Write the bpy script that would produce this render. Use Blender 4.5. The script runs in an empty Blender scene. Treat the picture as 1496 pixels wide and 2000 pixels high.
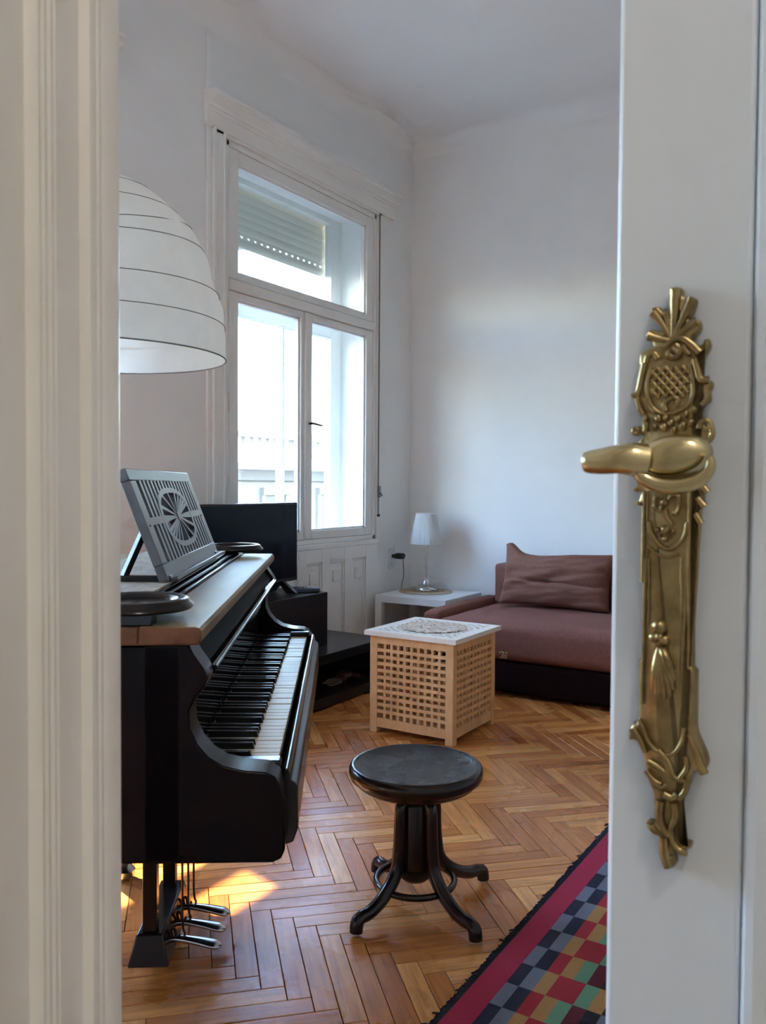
import bpy, bmesh, math, random
from mathutils import Vector, Matrix, noise as mnoise
random.seed(7)
R = math.radians
scn = bpy.context.scene
COL = scn.collection

# ------------------------------------------------------------------ camera
F, PITCH, ROLL, EYE, YAW = 1646.13, 0.0316, 0.0065, 1.205, 0.5618
cd = bpy.data.cameras.new('camera'); cam = bpy.data.objects.new('camera', cd); COL.objects.link(cam)
cd.sensor_fit = 'HORIZONTAL'; cd.sensor_width = 36.0; cd.lens = 36.0 * F / 1496.0
cd.clip_start = 0.02; cd.clip_end = 300
cam.matrix_world = Matrix.Translation((0, 0, EYE)) @ Matrix.Rotation(YAW, 4, 'Z') @ Matrix.Rotation(math.pi / 2 - PITCH, 4, 'X') @ Matrix.Rotation(ROLL, 4, 'Z')
cd.dof.use_dof = True; cd.dof.focus_distance = 2.8; cd.dof.aperture_fstop = 22.0
scn.camera = cam
# ------------------------------------------------------------------ world, sun, exposure
w = bpy.data.worlds.new('world'); scn.world = w; w.use_nodes = True
nt = w.node_tree; nt.nodes.clear()
sky = nt.nodes.new('ShaderNodeTexSky'); sky.sky_type = 'NISHITA'; sky.sun_disc = False
SUN_EL = R(52.7); SUN_TRAVEL = Vector((0.978, -0.208, 0))
sky.sun_elevation = SUN_EL; sky.sun_rotation = math.atan2(-SUN_TRAVEL.x, -SUN_TRAVEL.y)
sky.air_density = 1.5; sky.dust_density = .6; sky.ozone_density = 3.0
bg = nt.nodes.new('ShaderNodeBackground'); bg.inputs['Strength'].default_value = 0.62
wo = nt.nodes.new('ShaderNodeOutputWorld')
tint = nt.nodes.new('ShaderNodeMix'); tint.data_type = 'RGBA'; tint.blend_type = 'MULTIPLY'; tint.inputs[0].default_value = 1.0; tint.inputs[7].default_value = (.97, .985, 1.10, 1)
nt.links.new(sky.outputs[0], tint.inputs[6]); nt.links.new(tint.outputs[2], bg.inputs[0]); nt.links.new(bg.outputs[0], wo.inputs[0])
sl = bpy.data.lights.new('sun', 'SUN'); sl.energy = 6.0; sl.angle = R(0.8); sl.color = (1.0, 0.87, 0.68)
so = bpy.data.objects.new('sun', sl); COL.objects.link(so)
sd = Vector((SUN_TRAVEL.x * math.cos(SUN_EL), SUN_TRAVEL.y * math.cos(SUN_EL), -math.sin(SUN_EL)))
so.rotation_euler = sd.to_track_quat('-Z', 'Y').to_euler(); so.location = (-12, 4, 18)
def portal(y0, y1, z0, z1):
    l = bpy.data.lights.new('window_portal', 'AREA'); l.shape = 'RECTANGLE'; l.size = z1 - z0; l.size_y = y1 - y0
    l.cycles.is_portal = True
    o = bpy.data.objects.new('window_portal', l); COL.objects.link(o)
    o.location = (-3.62, (y0 + y1) / 2, (z0 + z1) / 2); o.rotation_euler = (0, R(-90), 0)
portal(3.5, 4.95, .86, 2.7); portal(1.0, 2.45, .86, 2.7); portal(-.85, .60, .86, 2.7)
scn.view_settings.view_transform = 'Standard'; scn.view_settings.look = 'None'
scn.view_settings.gamma = 1.0; scn.view_settings.use_curve_mapping = False
scn.view_settings.exposure = 2.66
cy = scn.cycles
cy.use_denoising = True; cy.max_bounces = 7; cy.diffuse_bounces = 5; cy.glossy_bounces = 3; cy.transmission_bounces = 4; cy.transparent_max_bounces = 12
cy.use_adaptive_sampling = True; cy.adaptive_threshold = .06; cy.adaptive_min_samples = 16
cy.caustics_reflective = False; cy.caustics_refractive = False; cy.sample_clamp_indirect = 12.0

# ------------------------------------------------------------------ helpers
class MB:
    def __init__(s): s.v = []; s.f = []; s.m = []; s.mi = 0
    def add(s, vs, fs):
        b = len(s.v); s.v += [tuple(x) for x in vs]
        for f in fs: s.f.append([b + i for i in f]); s.m.append(s.mi)
        return s
    def box(s, x0, x1, y0, y1, z0, z1):
        return s.add([(x0,y0,z0),(x1,y0,z0),(x1,y1,z0),(x0,y1,z0),(x0,y0,z1),(x1,y0,z1),(x1,y1,z1),(x0,y1,z1)],
                     [(0,3,2,1),(4,5,6,7),(0,1,5,4),(1,2,6,5),(2,3,7,6),(3,0,4,7)])
    def prism(s, pts, a0, a1, fn):
        """polygon pts extruded between a0 and a1; fn(p, q, a) -> xyz"""
        n = len(pts)
        vs = [fn(p, q, a0) for p, q in pts] + [fn(p, q, a1) for p, q in pts]
        fs = [list(range(n))[::-1], list(range(n, 2 * n))] + [(i, (i + 1) % n, n + (i + 1) % n, n + i) for i in range(n)]
        return s.add(vs, fs)
    def lathe(s, prof, c=(0, 0, 0), n=32, fn=None):
        vs = []; fs = []; k = len(prof)
        for i in range(n):
            a = 2 * math.pi * i / n
            for r, z in prof:
                v = (c[0] + r * math.cos(a), c[1] + r * math.sin(a), c[2] + z)
                vs.append(fn(v) if fn else v)
        for i in range(n):
            j = (i + 1) % n
            for q in range(k - 1): fs.append((i * k + q, j * k + q, j * k + q + 1, i * k + q + 1))
        return s.add(vs, fs)
    def tube(s, pts, rad, n=8, cap=True, flat=1.0, up=None):
        pts = [Vector(p) for p in pts]; k = len(pts)
        if not hasattr(rad, '__len__'): rad = [rad] * k
        vs = []; fs = []; ref = Vector(up) if up else None
        for i, p in enumerate(pts):
            d = (pts[min(i + 1, k - 1)] - pts[max(i - 1, 0)])
            if d.length < 1e-9: d = Vector((0, 0, 1))
            d.normalize()
            if ref is None:
                ref = Vector((0, 0, 1)) if abs(d.z) < .9 else Vector((1, 0, 0))
            x = ref - d * ref.dot(d)
            if x.length < 1e-6: x = d.orthogonal()
            x.normalize(); y = d.cross(x)
            if up is None: ref = x
            for j in range(n):
                a = 2 * math.pi * j / n
                vs.append(p + (x * math.cos(a) * flat + y * math.sin(a)) * rad[i])
        for i in range(k - 1):
            for j in range(n):
                fs.append((i * n + j, i * n + (j + 1) % n, (i + 1) * n + (j + 1) % n, (i + 1) * n + j))
        if cap: fs.append(list(range(n))[::-1]); fs.append([(k - 1) * n + j for j in range(n)])
        return s.add(vs, fs)
    def ball(s, c, r, n=10, m=6):
        if not hasattr(r, '__len__'): r = (r, r, r)
        vs = []; fs = []
        for i in range(m + 1):
            t = math.pi * i / m
            for j in range(n):
                a = 2 * math.pi * j / n
                vs.append((c[0] + r[0] * math.sin(t) * math.cos(a), c[1] + r[1] * math.sin(t) * math.sin(a), c[2] + r[2] * math.cos(t)))
        for i in range(m):
            for j in range(n): fs.append((i * n + j, (i + 1) * n + j, (i + 1) * n + (j + 1) % n, i * n + (j + 1) % n))
        return s.add(vs, fs)
    def mesh(s, name, smooth=True, angle=40, weld=False):
        me = bpy.data.meshes.new(name); me.from_pydata(s.v, [], s.f)
        for p, mi in zip(me.polygons, s.m): p.material_index = mi
        bm = bmesh.new(); bm.from_mesh(me)
        if weld: bmesh.ops.remove_doubles(bm, verts=bm.verts, dist=1e-5)
        bmesh.ops.recalc_face_normals(bm, faces=bm.faces); bm.to_mesh(me); bm.free()
        if smooth:
            me.shade_smooth(); me.set_sharp_from_angle(angle=R(angle))
        me.update(); return me
    def build(s, name, mat, parent=None, bevel=0, seg=2, smooth=True, angle=40, weld=False):
        return link(name, s.mesh(name, smooth, angle, weld), mat, parent, bevel, seg)
def link(name, me, mat, parent=None, bevel=0, seg=2):
    mats = mat if isinstance(mat, (list, tuple)) else [mat]
    if not me.materials:
        for m in mats: me.materials.append(m)
    o = bpy.data.objects.new(name, me); COL.objects.link(o)
    if parent: o.parent = parent
    if bevel:
        b = o.modifiers.new('bevel', 'BEVEL'); b.width = bevel; b.segments = seg; b.limit_method = 'ANGLE'; b.angle_limit = R(35)
    return o
def tag(o, label=None, cat=None, group=None, kind=None):
    if label: o['label'] = label
    if cat: o['category'] = cat
    if group: o['group'] = group
    if kind: o['kind'] = kind
    return o
def root(name, label, cat, loc=(0, 0, 0), rz=0, group=None, kind=None):
    o = bpy.data.objects.new(name, None); COL.objects.link(o); o.empty_display_size = .1
    o.location = loc; o.rotation_euler = (0, 0, rz)
    return tag(o, label, cat, group, kind)
def box(name, mat, parent, *b, bevel=0, seg=2):
    return MB().box(*b).build(name, mat, parent, bevel, seg)
def spline(pts, n=8):
    """Catmull-Rom through pts"""
    P = [Vector(p) for p in pts]; out = []
    for i in range(len(P) - 1):
        a, b, c, d = P[max(i - 1, 0)], P[i], P[i + 1], P[min(i + 2, len(P) - 1)]
        for k in range(n):
            t = k / n
            out.append(.5 * ((2 * b) + (c - a) * t + (2 * a - 5 * b + 4 * c - d) * t * t + (3 * b - a - 3 * c + d) * t ** 3))
    out.append(P[-1]); return out

# ------------------------------------------------------------------ materials
def mat(name, col, rough=.5, metal=0, spec=.5, var=0, vscale=8, vcol=None, bump=0, bscale=60, rvar=0, stretch=None, coat=0, sheen=0, trans=0):
    m = bpy.data.materials.new(name); m.use_nodes = True; t = m.node_tree; b = t.nodes['Principled BSDF']
    b.inputs['Base Color'].default_value = (*col, 1); b.inputs['Roughness'].default_value = rough; b.inputs['Metallic'].default_value = metal
    b.inputs['Specular IOR Level'].default_value = spec; b.inputs['Coat Weight'].default_value = coat; b.inputs['Coat Roughness'].default_value = .12
    b.inputs['Sheen Weight'].default_value = sheen
    if trans: b.inputs['Subsurface Weight'].default_value = 0
    tc = t.nodes.new('ShaderNodeTexCoord'); src = tc.outputs['Object']
    if stretch:
        mp = t.nodes.new('ShaderNodeMapping'); mp.inputs['Scale'].default_value = stretch; t.links.new(src, mp.inputs[0]); src = mp.outputs[0]
    if var or rvar:
        n = t.nodes.new('ShaderNodeTexNoise'); n.inputs['Scale'].default_value = vscale; n.inputs['Detail'].default_value = 6; n.inputs['Roughness'].default_value = .65
        t.links.new(src, n.inputs['Vector'])
        rp = t.nodes.new('ShaderNodeValToRGB'); rp.color_ramp.elements[0].position = .38; rp.color_ramp.elements[1].position = .68
        t.links.new(n.outputs['Fac'], rp.inputs[0])
        if var:
            mx = t.nodes.new('ShaderNodeMix'); mx.data_type = 'RGBA'
            mx.inputs[6].default_value = (*col, 1); mx.inputs[7].default_value = (*(vcol or [c * (1 - var) for c in col]), 1)
            t.links.new(rp.outputs[0], mx.inputs[0]); t.links.new(mx.outputs[2], b.inputs['Base Color'])
        if rvar:
            mr = t.nodes.new('ShaderNodeMapRange'); mr.inputs['To Min'].default_value = rough - rvar; mr.inputs['To Max'].default_value = rough + rvar
            t.links.new(n.outputs['Fac'], mr.inputs['Value']); t.links.new(mr.outputs[0], b.inputs['Roughness'])
    if bump:
        n2 = t.nodes.new('ShaderNodeTexNoise'); n2.inputs['Scale'].default_value = bscale; n2.inputs['Detail'].default_value = 5
        t.links.new(src, n2.inputs['Vector'])
        bp = t.nodes.new('ShaderNodeBump'); bp.inputs['Strength'].default_value = bump; bp.inputs['Distance'].default_value = .004
        t.links.new(n2.outputs['Fac'], bp.inputs['Height']); t.links.new(bp.outputs[0], b.inputs['Normal'])
    return m
M = {}
M['plaster'] = mat('white_plaster', (.87, .862, .845), .75, var=.05, vscale=1.7, bump=.10, bscale=35, spec=.3)
M['ceiling'] = mat('white_ceiling_paint', (.87, .87, .865), .8, var=.03, vscale=1.2, bump=.06, bscale=30, spec=.3)
M['gloss_white'] = mat('white_oil_paint', (.86, .84, .80), .33, var=.05, vscale=5, bump=.10, bscale=18, rvar=.06)
M['door_paint'] = mat('door_oil_paint', (.71, .745, .79), .30, var=.04, vscale=4, bump=.10, bscale=14, stretch=(3, 3, .5))
M['jamb_paint'] = mat('jamb_oil_paint', (.86, .785, .69), .38, var=.06, vscale=5, bump=.10, bscale=22)
M['black'] = mat('black_lacquer', (.005, .0045, .0055), .20, spec=.4, var=1, vscale=3.2, vcol=(.010, .006, .005), rvar=.06, bump=.03, bscale=25)
M['black_gloss'] = mat('polished_black_lacquer', (.004, .004, .005), .09, spec=.45, rvar=.02, vscale=9)
M['worn_sheen'] = mat('worn_lacquer_lid_sheen', (.17, .112, .058), .48, spec=.22, var=1, vscale=7, vcol=(.25, .17, .090), rvar=.08, bump=.06, bscale=40)  # beige base puts the sheen of reflected light into worn black lacquer
M['brown_edge'] = mat('worn_brown_veneer_edge', (.15, .055, .018), .34, spec=.25, var=1, vscale=16, vcol=(.06, .020, .009), stretch=(1, .25, 1), bump=.06)
M['side_black'] = mat('black_lacquer_side', (.0030, .0025, .003), .26, spec=.10, var=1, vscale=2.6, vcol=(.010, .0035, .003), rvar=.05, bump=.03, bscale=12)
M['desk_sheen'] = mat('black_desk_sheen', (.060, .063, .076), .36, spec=.8, var=1, vscale=14, vcol=(.10, .105, .125), rvar=.07, bump=.05)  # grey-blue base paints the window's reflection onto the black desk
M['ivory'] = mat('ivory_key', (.62, .53, .39), .40, spec=.2, var=.12, vscale=25, rvar=.05)
M['ebony'] = mat('ebony_key', (.006, .006, .007), .30, spec=.3)
M['felt'] = mat('red_felt', (.09, .010, .012), .95)
M['steel'] = mat('worn_nickel_pedal', (.55, .56, .57), .22, 1, var=.2, vscale=30, rvar=.07)
M['rod'] = mat('rusty_pedal_rod', (.10, .04, .025), .45, .6, var=.5, vscale=40)
M['stool'] = mat('dark_bentwood', (.009, .006, .006), .24, spec=.4, var=1, vscale=9, vcol=(.022, .007, .006), rvar=.06, bump=.04)
M['stool_seat'] = mat('dark_worn_seat', (.009, .009, .011), .27, spec=.6, var=1, vscale=11, vcol=(.020, .019, .022), rvar=.15, bump=.08, bscale=45)
M['brass'] = mat('old_brass', (.40, .305, .150), .34, 1, var=1, vscale=55, vcol=(.23, .165, .075), rvar=.08, bump=.10, bscale=120)
M['brass_polish'] = mat('polished_brass', (.62, .52, .29), .22, 1, var=.15, vscale=40, rvar=.06)
M['pine'] = mat('pale_acacia_wood', (.78, .46, .22), .45, var=1, vscale=22, vcol=(.64, .33, .13), stretch=(1, 1, .35), bump=.05)
M['pine_top'] = mat('pale_wood_lid', (.86, .80, .71), .40, var=1, vscale=16, vcol=(.78, .70, .59), stretch=(1, .2, 1), bump=.04)
M['white_lack'] = mat('white_foil_table', (.88, .89, .90), .32)
M['mat_straw'] = mat('woven_straw', (.62, .50, .36), .85, var=1, vscale=70, vcol=(.42, .31, .20), bump=.5, bscale=90)
M['mat_shell'] = mat('pale_mosaic_strand', (.86, .78, .68), .6, var=1, vscale=60, vcol=(.55, .36, .25))
M['sofa'] = mat('brown_sofa_cloth', (.265, .115, .090), .95, spec=.2, var=1, vscale=180, vcol=(.160, .066, .051), bump=.35, bscale=420)
M['cushion'] = mat('brown_cushion_cloth', (.245, .112, .080), .95, spec=.2, var=1, vscale=170, vcol=(.150, .064, .045), bump=.35, bscale=420)
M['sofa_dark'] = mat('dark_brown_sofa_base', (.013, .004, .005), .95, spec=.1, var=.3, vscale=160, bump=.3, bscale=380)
M['tv_bench'] = mat('black_brown_bench', (.014, .014, .018), .30, spec=.4, var=.4, vscale=14, stretch=(1, .15, 1))
M['screen'] = mat('dark_tv_screen', (.003, .008, .016), .20, spec=.14)
M['plastic'] = mat('black_plastic', (.012, .012, .013), .38)
M['chrome'] = mat('brushed_nickel', (.62, .61, .59), .20, 1)
M['shade'] = mat('white_pleated_fabric', (.88, .88, .88), .8)
M['cable_grey'] = mat('dark_grey_cable', (.06, .055, .05), .6)
M['socket'] = mat('white_socket_plastic', (.80, .78, .74), .35)
M['shutter'] = mat('beige_shutter_slat', (.84, .76, .65), .5)
M['facade'] = mat('pale_stucco_facade', (.28, .27, .26), .9, var=.10, vscale=.6)
M['facade_dark'] = mat('dark_far_window', (.10, .10, .11), .4)
M['roof'] = mat('sunshade_concrete', (.45, .44, .43), .9, var=.15, vscale=3)
M['street'] = mat('street_asphalt', (.20, .20, .20), .9)
M['subfloor'] = mat('dark_subfloor', (.030, .016, .009), .9)
M['hall_floor'] = mat('pale_bounce_floor', (.66, .65, .63), .4, var=.15, vscale=6)  # unseen floor, kept pale so it bounces light onto the door leaf
M['red_case'] = mat('dark_red_plastic', (.075, .016, .022), .35)
M['screw'] = mat('steel_screw', (.5, .5, .48), .35, 1)

def glass_mat():
    m = bpy.data.materials.new('window_glass'); m.use_nodes = True; t = m.node_tree; t.nodes.clear()
    tr = t.nodes.new('ShaderNodeBsdfTransparent'); tr.inputs[0].default_value = (.95, .97, .97, 1)
    gl = t.nodes.new('ShaderNodeBsdfGlossy'); gl.inputs['Roughness'].default_value = .02
    ge = t.nodes.new('ShaderNodeNewGeometry'); dt = t.nodes.new('ShaderNodeVectorMath'); dt.operation = 'DOT_PRODUCT'
    t.links.new(ge.outputs['Incoming'], dt.inputs[0]); t.links.new(ge.outputs['Normal'], dt.inputs[1])
    def mth(op, a, b=None):
        n = t.nodes.new('ShaderNodeMath'); n.operation = op
        if hasattr(a, 'links'): t.links.new(a, n.inputs[0])
        else: n.inputs[0].default_value = a
        if b is not None:
            if hasattr(b, 'links'): t.links.new(b, n.inputs[1])
            else: n.inputs[1].default_value = b
        return n.outputs[0]
    c = mth('ABSOLUTE', dt.outputs['Value']); fres = mth('ADD', mth('MULTIPLY', mth('POWER', mth('SUBTRACT', 1.0, c), 5.0), .90), .03)
    mx = t.nodes.new('ShaderNodeMixShader'); o = t.nodes.new('ShaderNodeOutputMaterial')
    t.links.new(fres, mx.inputs[0]); t.links.new(tr.outputs[0], mx.inputs[1]); t.links.new(gl.outputs[0], mx.inputs[2]); t.links.new(mx.outputs[0], o.inputs[0])
    return m
M['glass'] = glass_mat()
def paper_mat(name, col, trans):
    m = bpy.data.materials.new(name); m.use_nodes = True; t = m.node_tree; t.nodes.clear()
    d = t.nodes.new('ShaderNodeBsdfDiffuse'); tl = t.nodes.new('ShaderNodeBsdfTranslucent'); mx = t.nodes.new('ShaderNodeMixShader'); o = t.nodes.new('ShaderNodeOutputMaterial')
    mx.inputs[0].default_value = trans
    tc = t.nodes.new('ShaderNodeTexCoord'); n = t.nodes.new('ShaderNodeTexNoise'); n.inputs['Scale'].default_value = 14; n.inputs['Detail'].default_value = 8
    rp = t.nodes.new('ShaderNodeValToRGB'); rp.color_ramp.elements[0].color = (*[c * .88 for c in col], 1); rp.color_ramp.elements[1].color = (*col, 1)
    bp = t.nodes.new('ShaderNodeBump'); bp.inputs['Strength'].default_value = .25; bp.inputs['Distance'].default_value = .01
    t.links.new(tc.outputs['Object'], n.inputs['Vector']); t.links.new(n.outputs['Fac'], rp.inputs[0]); t.links.new(n.outputs['Fac'], bp.inputs['Height'])
    for s in (d, tl): t.links.new(rp.outputs[0], s.inputs['Color']); t.links.new(bp.outputs[0], s.inputs['Normal'])
    t.links.new(d.outputs[0], mx.inputs[1]); t.links.new(tl.outputs[0], mx.inputs[2]); t.links.new(mx.outputs[0], o.inputs[0])
    return m
M['paper'] = paper_mat('rice_paper', (.93, .92, .885), .42)
M['shade'] = paper_mat('white_pleated_fabric', (.90, .90, .90), .35)

def parquet_mat():
    m = bpy.data.materials.new('varnished_oak_parquet'); m.use_nodes = True; t = m.node_tree; L = t.links.new; b = t.nodes['Principled BSDF']
    oi = t.nodes.new('ShaderNodeObjectInfo'); ge = t.nodes.new('ShaderNodeNewGeometry')
    ad = t.nodes.new('ShaderNodeMath'); ad.operation = 'ADD'; fr = t.nodes.new('ShaderNodeMath'); fr.operation = 'FRACT'
    L(oi.outputs['Random'], ad.inputs[0]); L(ge.outputs['Random Per Island'], ad.inputs[1]); L(ad.outputs[0], fr.inputs[0])
    rp = t.nodes.new('ShaderNodeValToRGB'); cr = rp.color_ramp
    cr.elements[0].position = 0; cr.elements[0].color = (.40, .115, .024, 1); cr.elements[1].position = 1; cr.elements[1].color = (.78, .36, .110, 1)
    for p, c in ((.22, (.60, .225, .055)), (.5, (.52, .165, .037)), (.75, (.68, .28, .076))):
        e = cr.elements.new(p); e.color = (*c, 1)
    L(fr.outputs[0], rp.inputs[0])
    uv = t.nodes.new('ShaderNodeUVMap'); mp = t.nodes.new('ShaderNodeMapping'); mp.inputs['Scale'].default_value = (5, 70, 1)
    L(uv.outputs[0], mp.inputs[0])
    n = t.nodes.new('ShaderNodeTexNoise'); n.noise_dimensions = '4D'; n.inputs['Scale'].default_value = 1.0; n.inputs['Detail'].default_value = 7; n.inputs['Distortion'].default_value = .8
    wm = t.nodes.new('ShaderNodeMath'); wm.operation = 'MULTIPLY'; wm.inputs[1].default_value = 60; L(fr.outputs[0], wm.inputs[0]); L(wm.outputs[0], n.inputs['W'])
    L(mp.outputs[0], n.inputs['Vector'])
    r2 = t.nodes.new('ShaderNodeValToRGB'); r2.color_ramp.elements[0].position = .32; r2.color_ramp.elements[0].color = (.60, .56, .52, 1); r2.color_ramp.elements[1].position = .62; r2.color_ramp.elements[1].color = (1.06, 1.05, 1.04, 1)
    L(n.outputs['Fac'], r2.inputs[0])
    mx = t.nodes.new('ShaderNodeMix'); mx.data_type = 'RGBA'; mx.blend_type = 'MULTIPLY'; mx.inputs[0].default_value = .85
    L(rp.outputs[0], mx.inputs[6]); L(r2.outputs[0], mx.inputs[7]); L(mx.outputs[2], b.inputs['Base Color'])
    n3 = t.nodes.new('ShaderNodeTexNoise'); n3.inputs['Scale'].default_value = 3; n3.inputs['Detail'].default_value = 6; n3.inputs['Roughness'].default_value = .5
    tc = t.nodes.new('ShaderNodeTexCoord'); L(ge.outputs['Position'], n3.inputs['Vector'])
    mr = t.nodes.new('ShaderNodeMapRange'); mr.inputs['From Min'].default_value = .3; mr.inputs['From Max'].default_value = .7; mr.inputs['To Min'].default_value = .20; mr.inputs['To Max'].default_value = .36
    L(n3.outputs['Fac'], mr.inputs['Value']); L(mr.outputs[0], b.inputs['Roughness'])
    b.inputs['Specular IOR Level'].default_value = .42
    n4 = t.nodes.new('ShaderNodeTexNoise'); n4.inputs['Scale'].default_value = 45; n4.inputs['Detail'].default_value = 6; L(ge.outputs['Position'], n4.inputs['Vector'])
    bp = t.nodes.new('ShaderNodeBump'); bp.inputs['Strength'].default_value = .16; bp.inputs['Distance'].default_value = .003
    L(n4.outputs['Fac'], bp.inputs['Height']); L(bp.outputs[0], b.inputs['Normal'])
    return m
M['parquet'] = parquet_mat()

# ------------------------------------------------------------------ the room shell
XW, YB, ZC, XR = -3.205, 5.47, 3.72, 1.60
WT = .42
def struct(o, label, cat): return tag(o, label, cat, kind='structure')
W1 = (3.46, 4.98, .83, 3.08); WOFF = -2.5; WOFF3 = -4.35
# window wall with two openings
wl = MB()
ys = [-1.9, W1[0] + WOFF3, W1[1] + WOFF3, W1[0] + WOFF, W1[1] + WOFF, W1[0], W1[1], YB + .3]
for i in range(0, 8, 2): wl.box(XW - WT, XW, ys[i], ys[i + 1], -.15, ZC)
for o in (0, WOFF, WOFF3):
    wl.box(XW - WT, XW, W1[0] + o, W1[1] + o, -.15, W1[2]); wl.box(XW - WT, XW, W1[0] + o, W1[1] + o, W1[3], ZC)
struct(wl.build('wall_left', M['plaster'], smooth=False), 'white plastered window wall on the left', 'wall')
struct(box('wall_back', M['plaster'], None, XW, XR, YB, YB + .3, -.15, ZC), 'white far wall behind the brown sofa', 'wall')
struct(box('wall_right', M['plaster'], None, XR, XR + .3, -2, YB + .3, -.15, ZC), 'white wall on the right side of the room', 'wall')
struct(box('ceiling', M['ceiling'], None, -4.0, 4.2, -4.5, YB + .3, ZC, ZC + .2), 'plain white ceiling above the room', 'ceiling')
# coving along window wall and back wall
def cove(name, fn, a0, a1):
    r = .11; pts = [(0, 0), (r, 0)] + [(r - r * math.sin(R(t)), -r + r * math.cos(R(t))) for t in range(15, 90, 15)] + [(0, -r)]
    return MB().prism(pts, a0, a1, fn).build(name, M['ceiling'], smooth=True, angle=50)
struct(cove('trim_1', lambda p, q, a: (XW + p, a, ZC + q), -1.9, YB), 'soft white coving where the window wall meets the ceiling', 'trim')
struct(cove('trim_2', lambda p, q, a: (a, YB - p, ZC + q), XW, XR), 'soft white coving where the far wall meets the ceiling', 'trim')
# faintly raised plaster field around the window
tp = MB(); tp.box(XW - .002, XW + .012, 3.31, 3.345, .0, 3.585)
struct(tp.build('trim_3', M['plaster'], bevel=.006), 'narrow raised plaster strip left of the window casing', 'trim')
# front (door) wall in a frame turned like the camera: x right, y away
DW = root('wall_front', 'thick white wall holding the doorway', 'wall', (0, 0, 0), YAW, kind='structure')
fw = MB()
fw.box(-3.1, -.225, .30, .60, -.15, ZC); fw.box(.725, 2.6, .30, .60, -.15, ZC); fw.box(-.225, .725, .30, .60, 2.55, ZC)
fw.build('wall_mass', M['plaster'], DW, smooth=False)
# panelled lining of the doorway (the moulded strip on the left, its twin on the right)
def lining(sign, x):
    prof = [(.285, .004), (.30, .0), (.44, .0), (.449, .0), (.451, .005), (.4545, .009), (.458, .009), (.460, .004), (.463, .004), (.4647, .0075), (.4685, .0075), (.4705, .003),
            (.4735, .003), (.4753, .0065), (.479, .0065), (.481, .0025), (.484, .0055), (.4875, .0055), (.4895, -.004), (.536, -.004), (.5385, .0), (.5405, .005), (.546, .0065), (.5525, .005),
            (.5545, .001), (.558, .001), (.5595, .0035), (.5655, .0035), (.567, .001), (.572, .0), (.575, .0025), (.604, .0015), (.609, .0), (.6125, -.004), (.6135, -.010)]
    pts = [(y, d * .6) for y, d in prof] + [(.6135, -.035), (.285, -.035)]
    return MB().prism(pts, 0, 2.55, lambda p, q, a: (x + sign * q, p, a))
lining(1, -.19).build('door_lining', M['jamb_paint'], DW, smooth=True, angle=30)
lining(-1, .716).build('door_lining', M['jamb_paint'], DW, smooth=True, angle=30)
# hall around the camera
hall = MB(); hall.box(-3.1, 2.6, -1.75, -1.55, -.15, ZC); hall.box(-3.3, -3.1, -1.75, .6, -.15, ZC); hall.box(2.6, 2.8, -1.75, .6, -.15, ZC)
ho = hall.build('wall_hall', M['plaster'], None, smooth=False); ho.rotation_euler = (0, 0, YAW); struct(ho, 'white walls of the hall behind the viewer', 'wall')
hf = MB().box(-3.1, 2.6, -1.55, .60, -.1, -.004).build('floor_hall', M['hall_floor'], None); hf.rotation_euler = (0, 0, YAW); struct(hf, 'unseen hall floor behind the viewer, pale to bounce light', 'floor')
# added unseen hall lamp (lights the hall side of the door leaf)
hl = root('hall_fill_lamp', 'round opal lamp added unseen in the hall to light the door', 'lamp', (0, 0, 0), YAW)
MB().lathe([(0, 3.72), (.17, 3.72), (.17, 3.69), (.0, 3.69)], (.45, -.85, 0), 32).build('lamp_base', M['gloss_white'], hl)
def emis(name, col, s):
    m = bpy.data.materials.new(name); m.use_nodes = True; b = m.node_tree.nodes['Principled BSDF']
    b.inputs['Base Color'].default_value = (.8, .8, .8, 1); b.inputs['Emission Color'].default_value = (*col, 1); b.inputs['Emission Strength'].default_value = s; return m
M['opal'] = emis('lit_opal_glass', (1.0, .945, .87), 11.0)
MB().lathe([(.15, 3.69), (.155, 3.66), (.13, 3.62), (.08, 3.595), (0, 3.585)], (.45, -.85, 0), 32).build('lamp_shade', M['opal'], hl)

# ------------------------------------------------------------------ floor: herringbone parquet
fl = root('floor', 'worn varnished oak parquet floor laid in herringbone', 'floor', kind='structure')
box('subfloor', M['subfloor'], fl, XW - .1, XR + .1, -2.2, YB + .1, -.1, -.019)
L_, W_ = .375, .0565; G = .0010
def plank_geo():
    l, w2 = L_ / 2 - G, W_ / 2 - G; c = .0009
    vs = [(-l,-w2,-.018),(l,-w2,-.018),(l,w2,-.018),(-l,w2,-.018),(-l,-w2,-c),(l,-w2,-c),(l,w2,-c),(-l,w2,-c),(-l+c,-w2+c,0),(l-c,-w2+c,0),(l-c,w2-c,0),(-l+c,w2-c,0)]
    fs = [(0,1,5,4),(1,2,6,5),(2,3,7,6),(3,0,4,7),(4,5,9,8),(5,6,10,9),(6,7,11,10),(7,4,8,11),(8,9,10,11)]
    return vs, fs
pv, pf = plank_geo()
def uvs(me, coords):
    ul = me.uv_layers.new(name='UVMap')
    for lp in me.loops: ul.data[lp.index].uv = coords[lp.vertex_index]
pm = bpy.data.meshes.new('plank'); pm.from_pydata(pv, [], pf); uvs(pm, [(v[0], v[1]) for v in pv]); pm.materials.append(M['parquet'])
eu = Vector((1, -1, 0)).normalized(); ev = Vector((1, 1, 0)).normalized()
ORG = Vector((-1.293 + .0, 1.522, 0)) - eu * L_
cam_i = cam.matrix_world.inverted()
def project(p):
    q = cam_i @ Vector(p)
    if q.z > -.05: return None
    return (748 + F * q.x / -q.z, 1000 - F * q.y / -q.z, -q.z)
planks = []
dwn = Vector((-math.sin(YAW), math.cos(YAW), 0))
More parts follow.
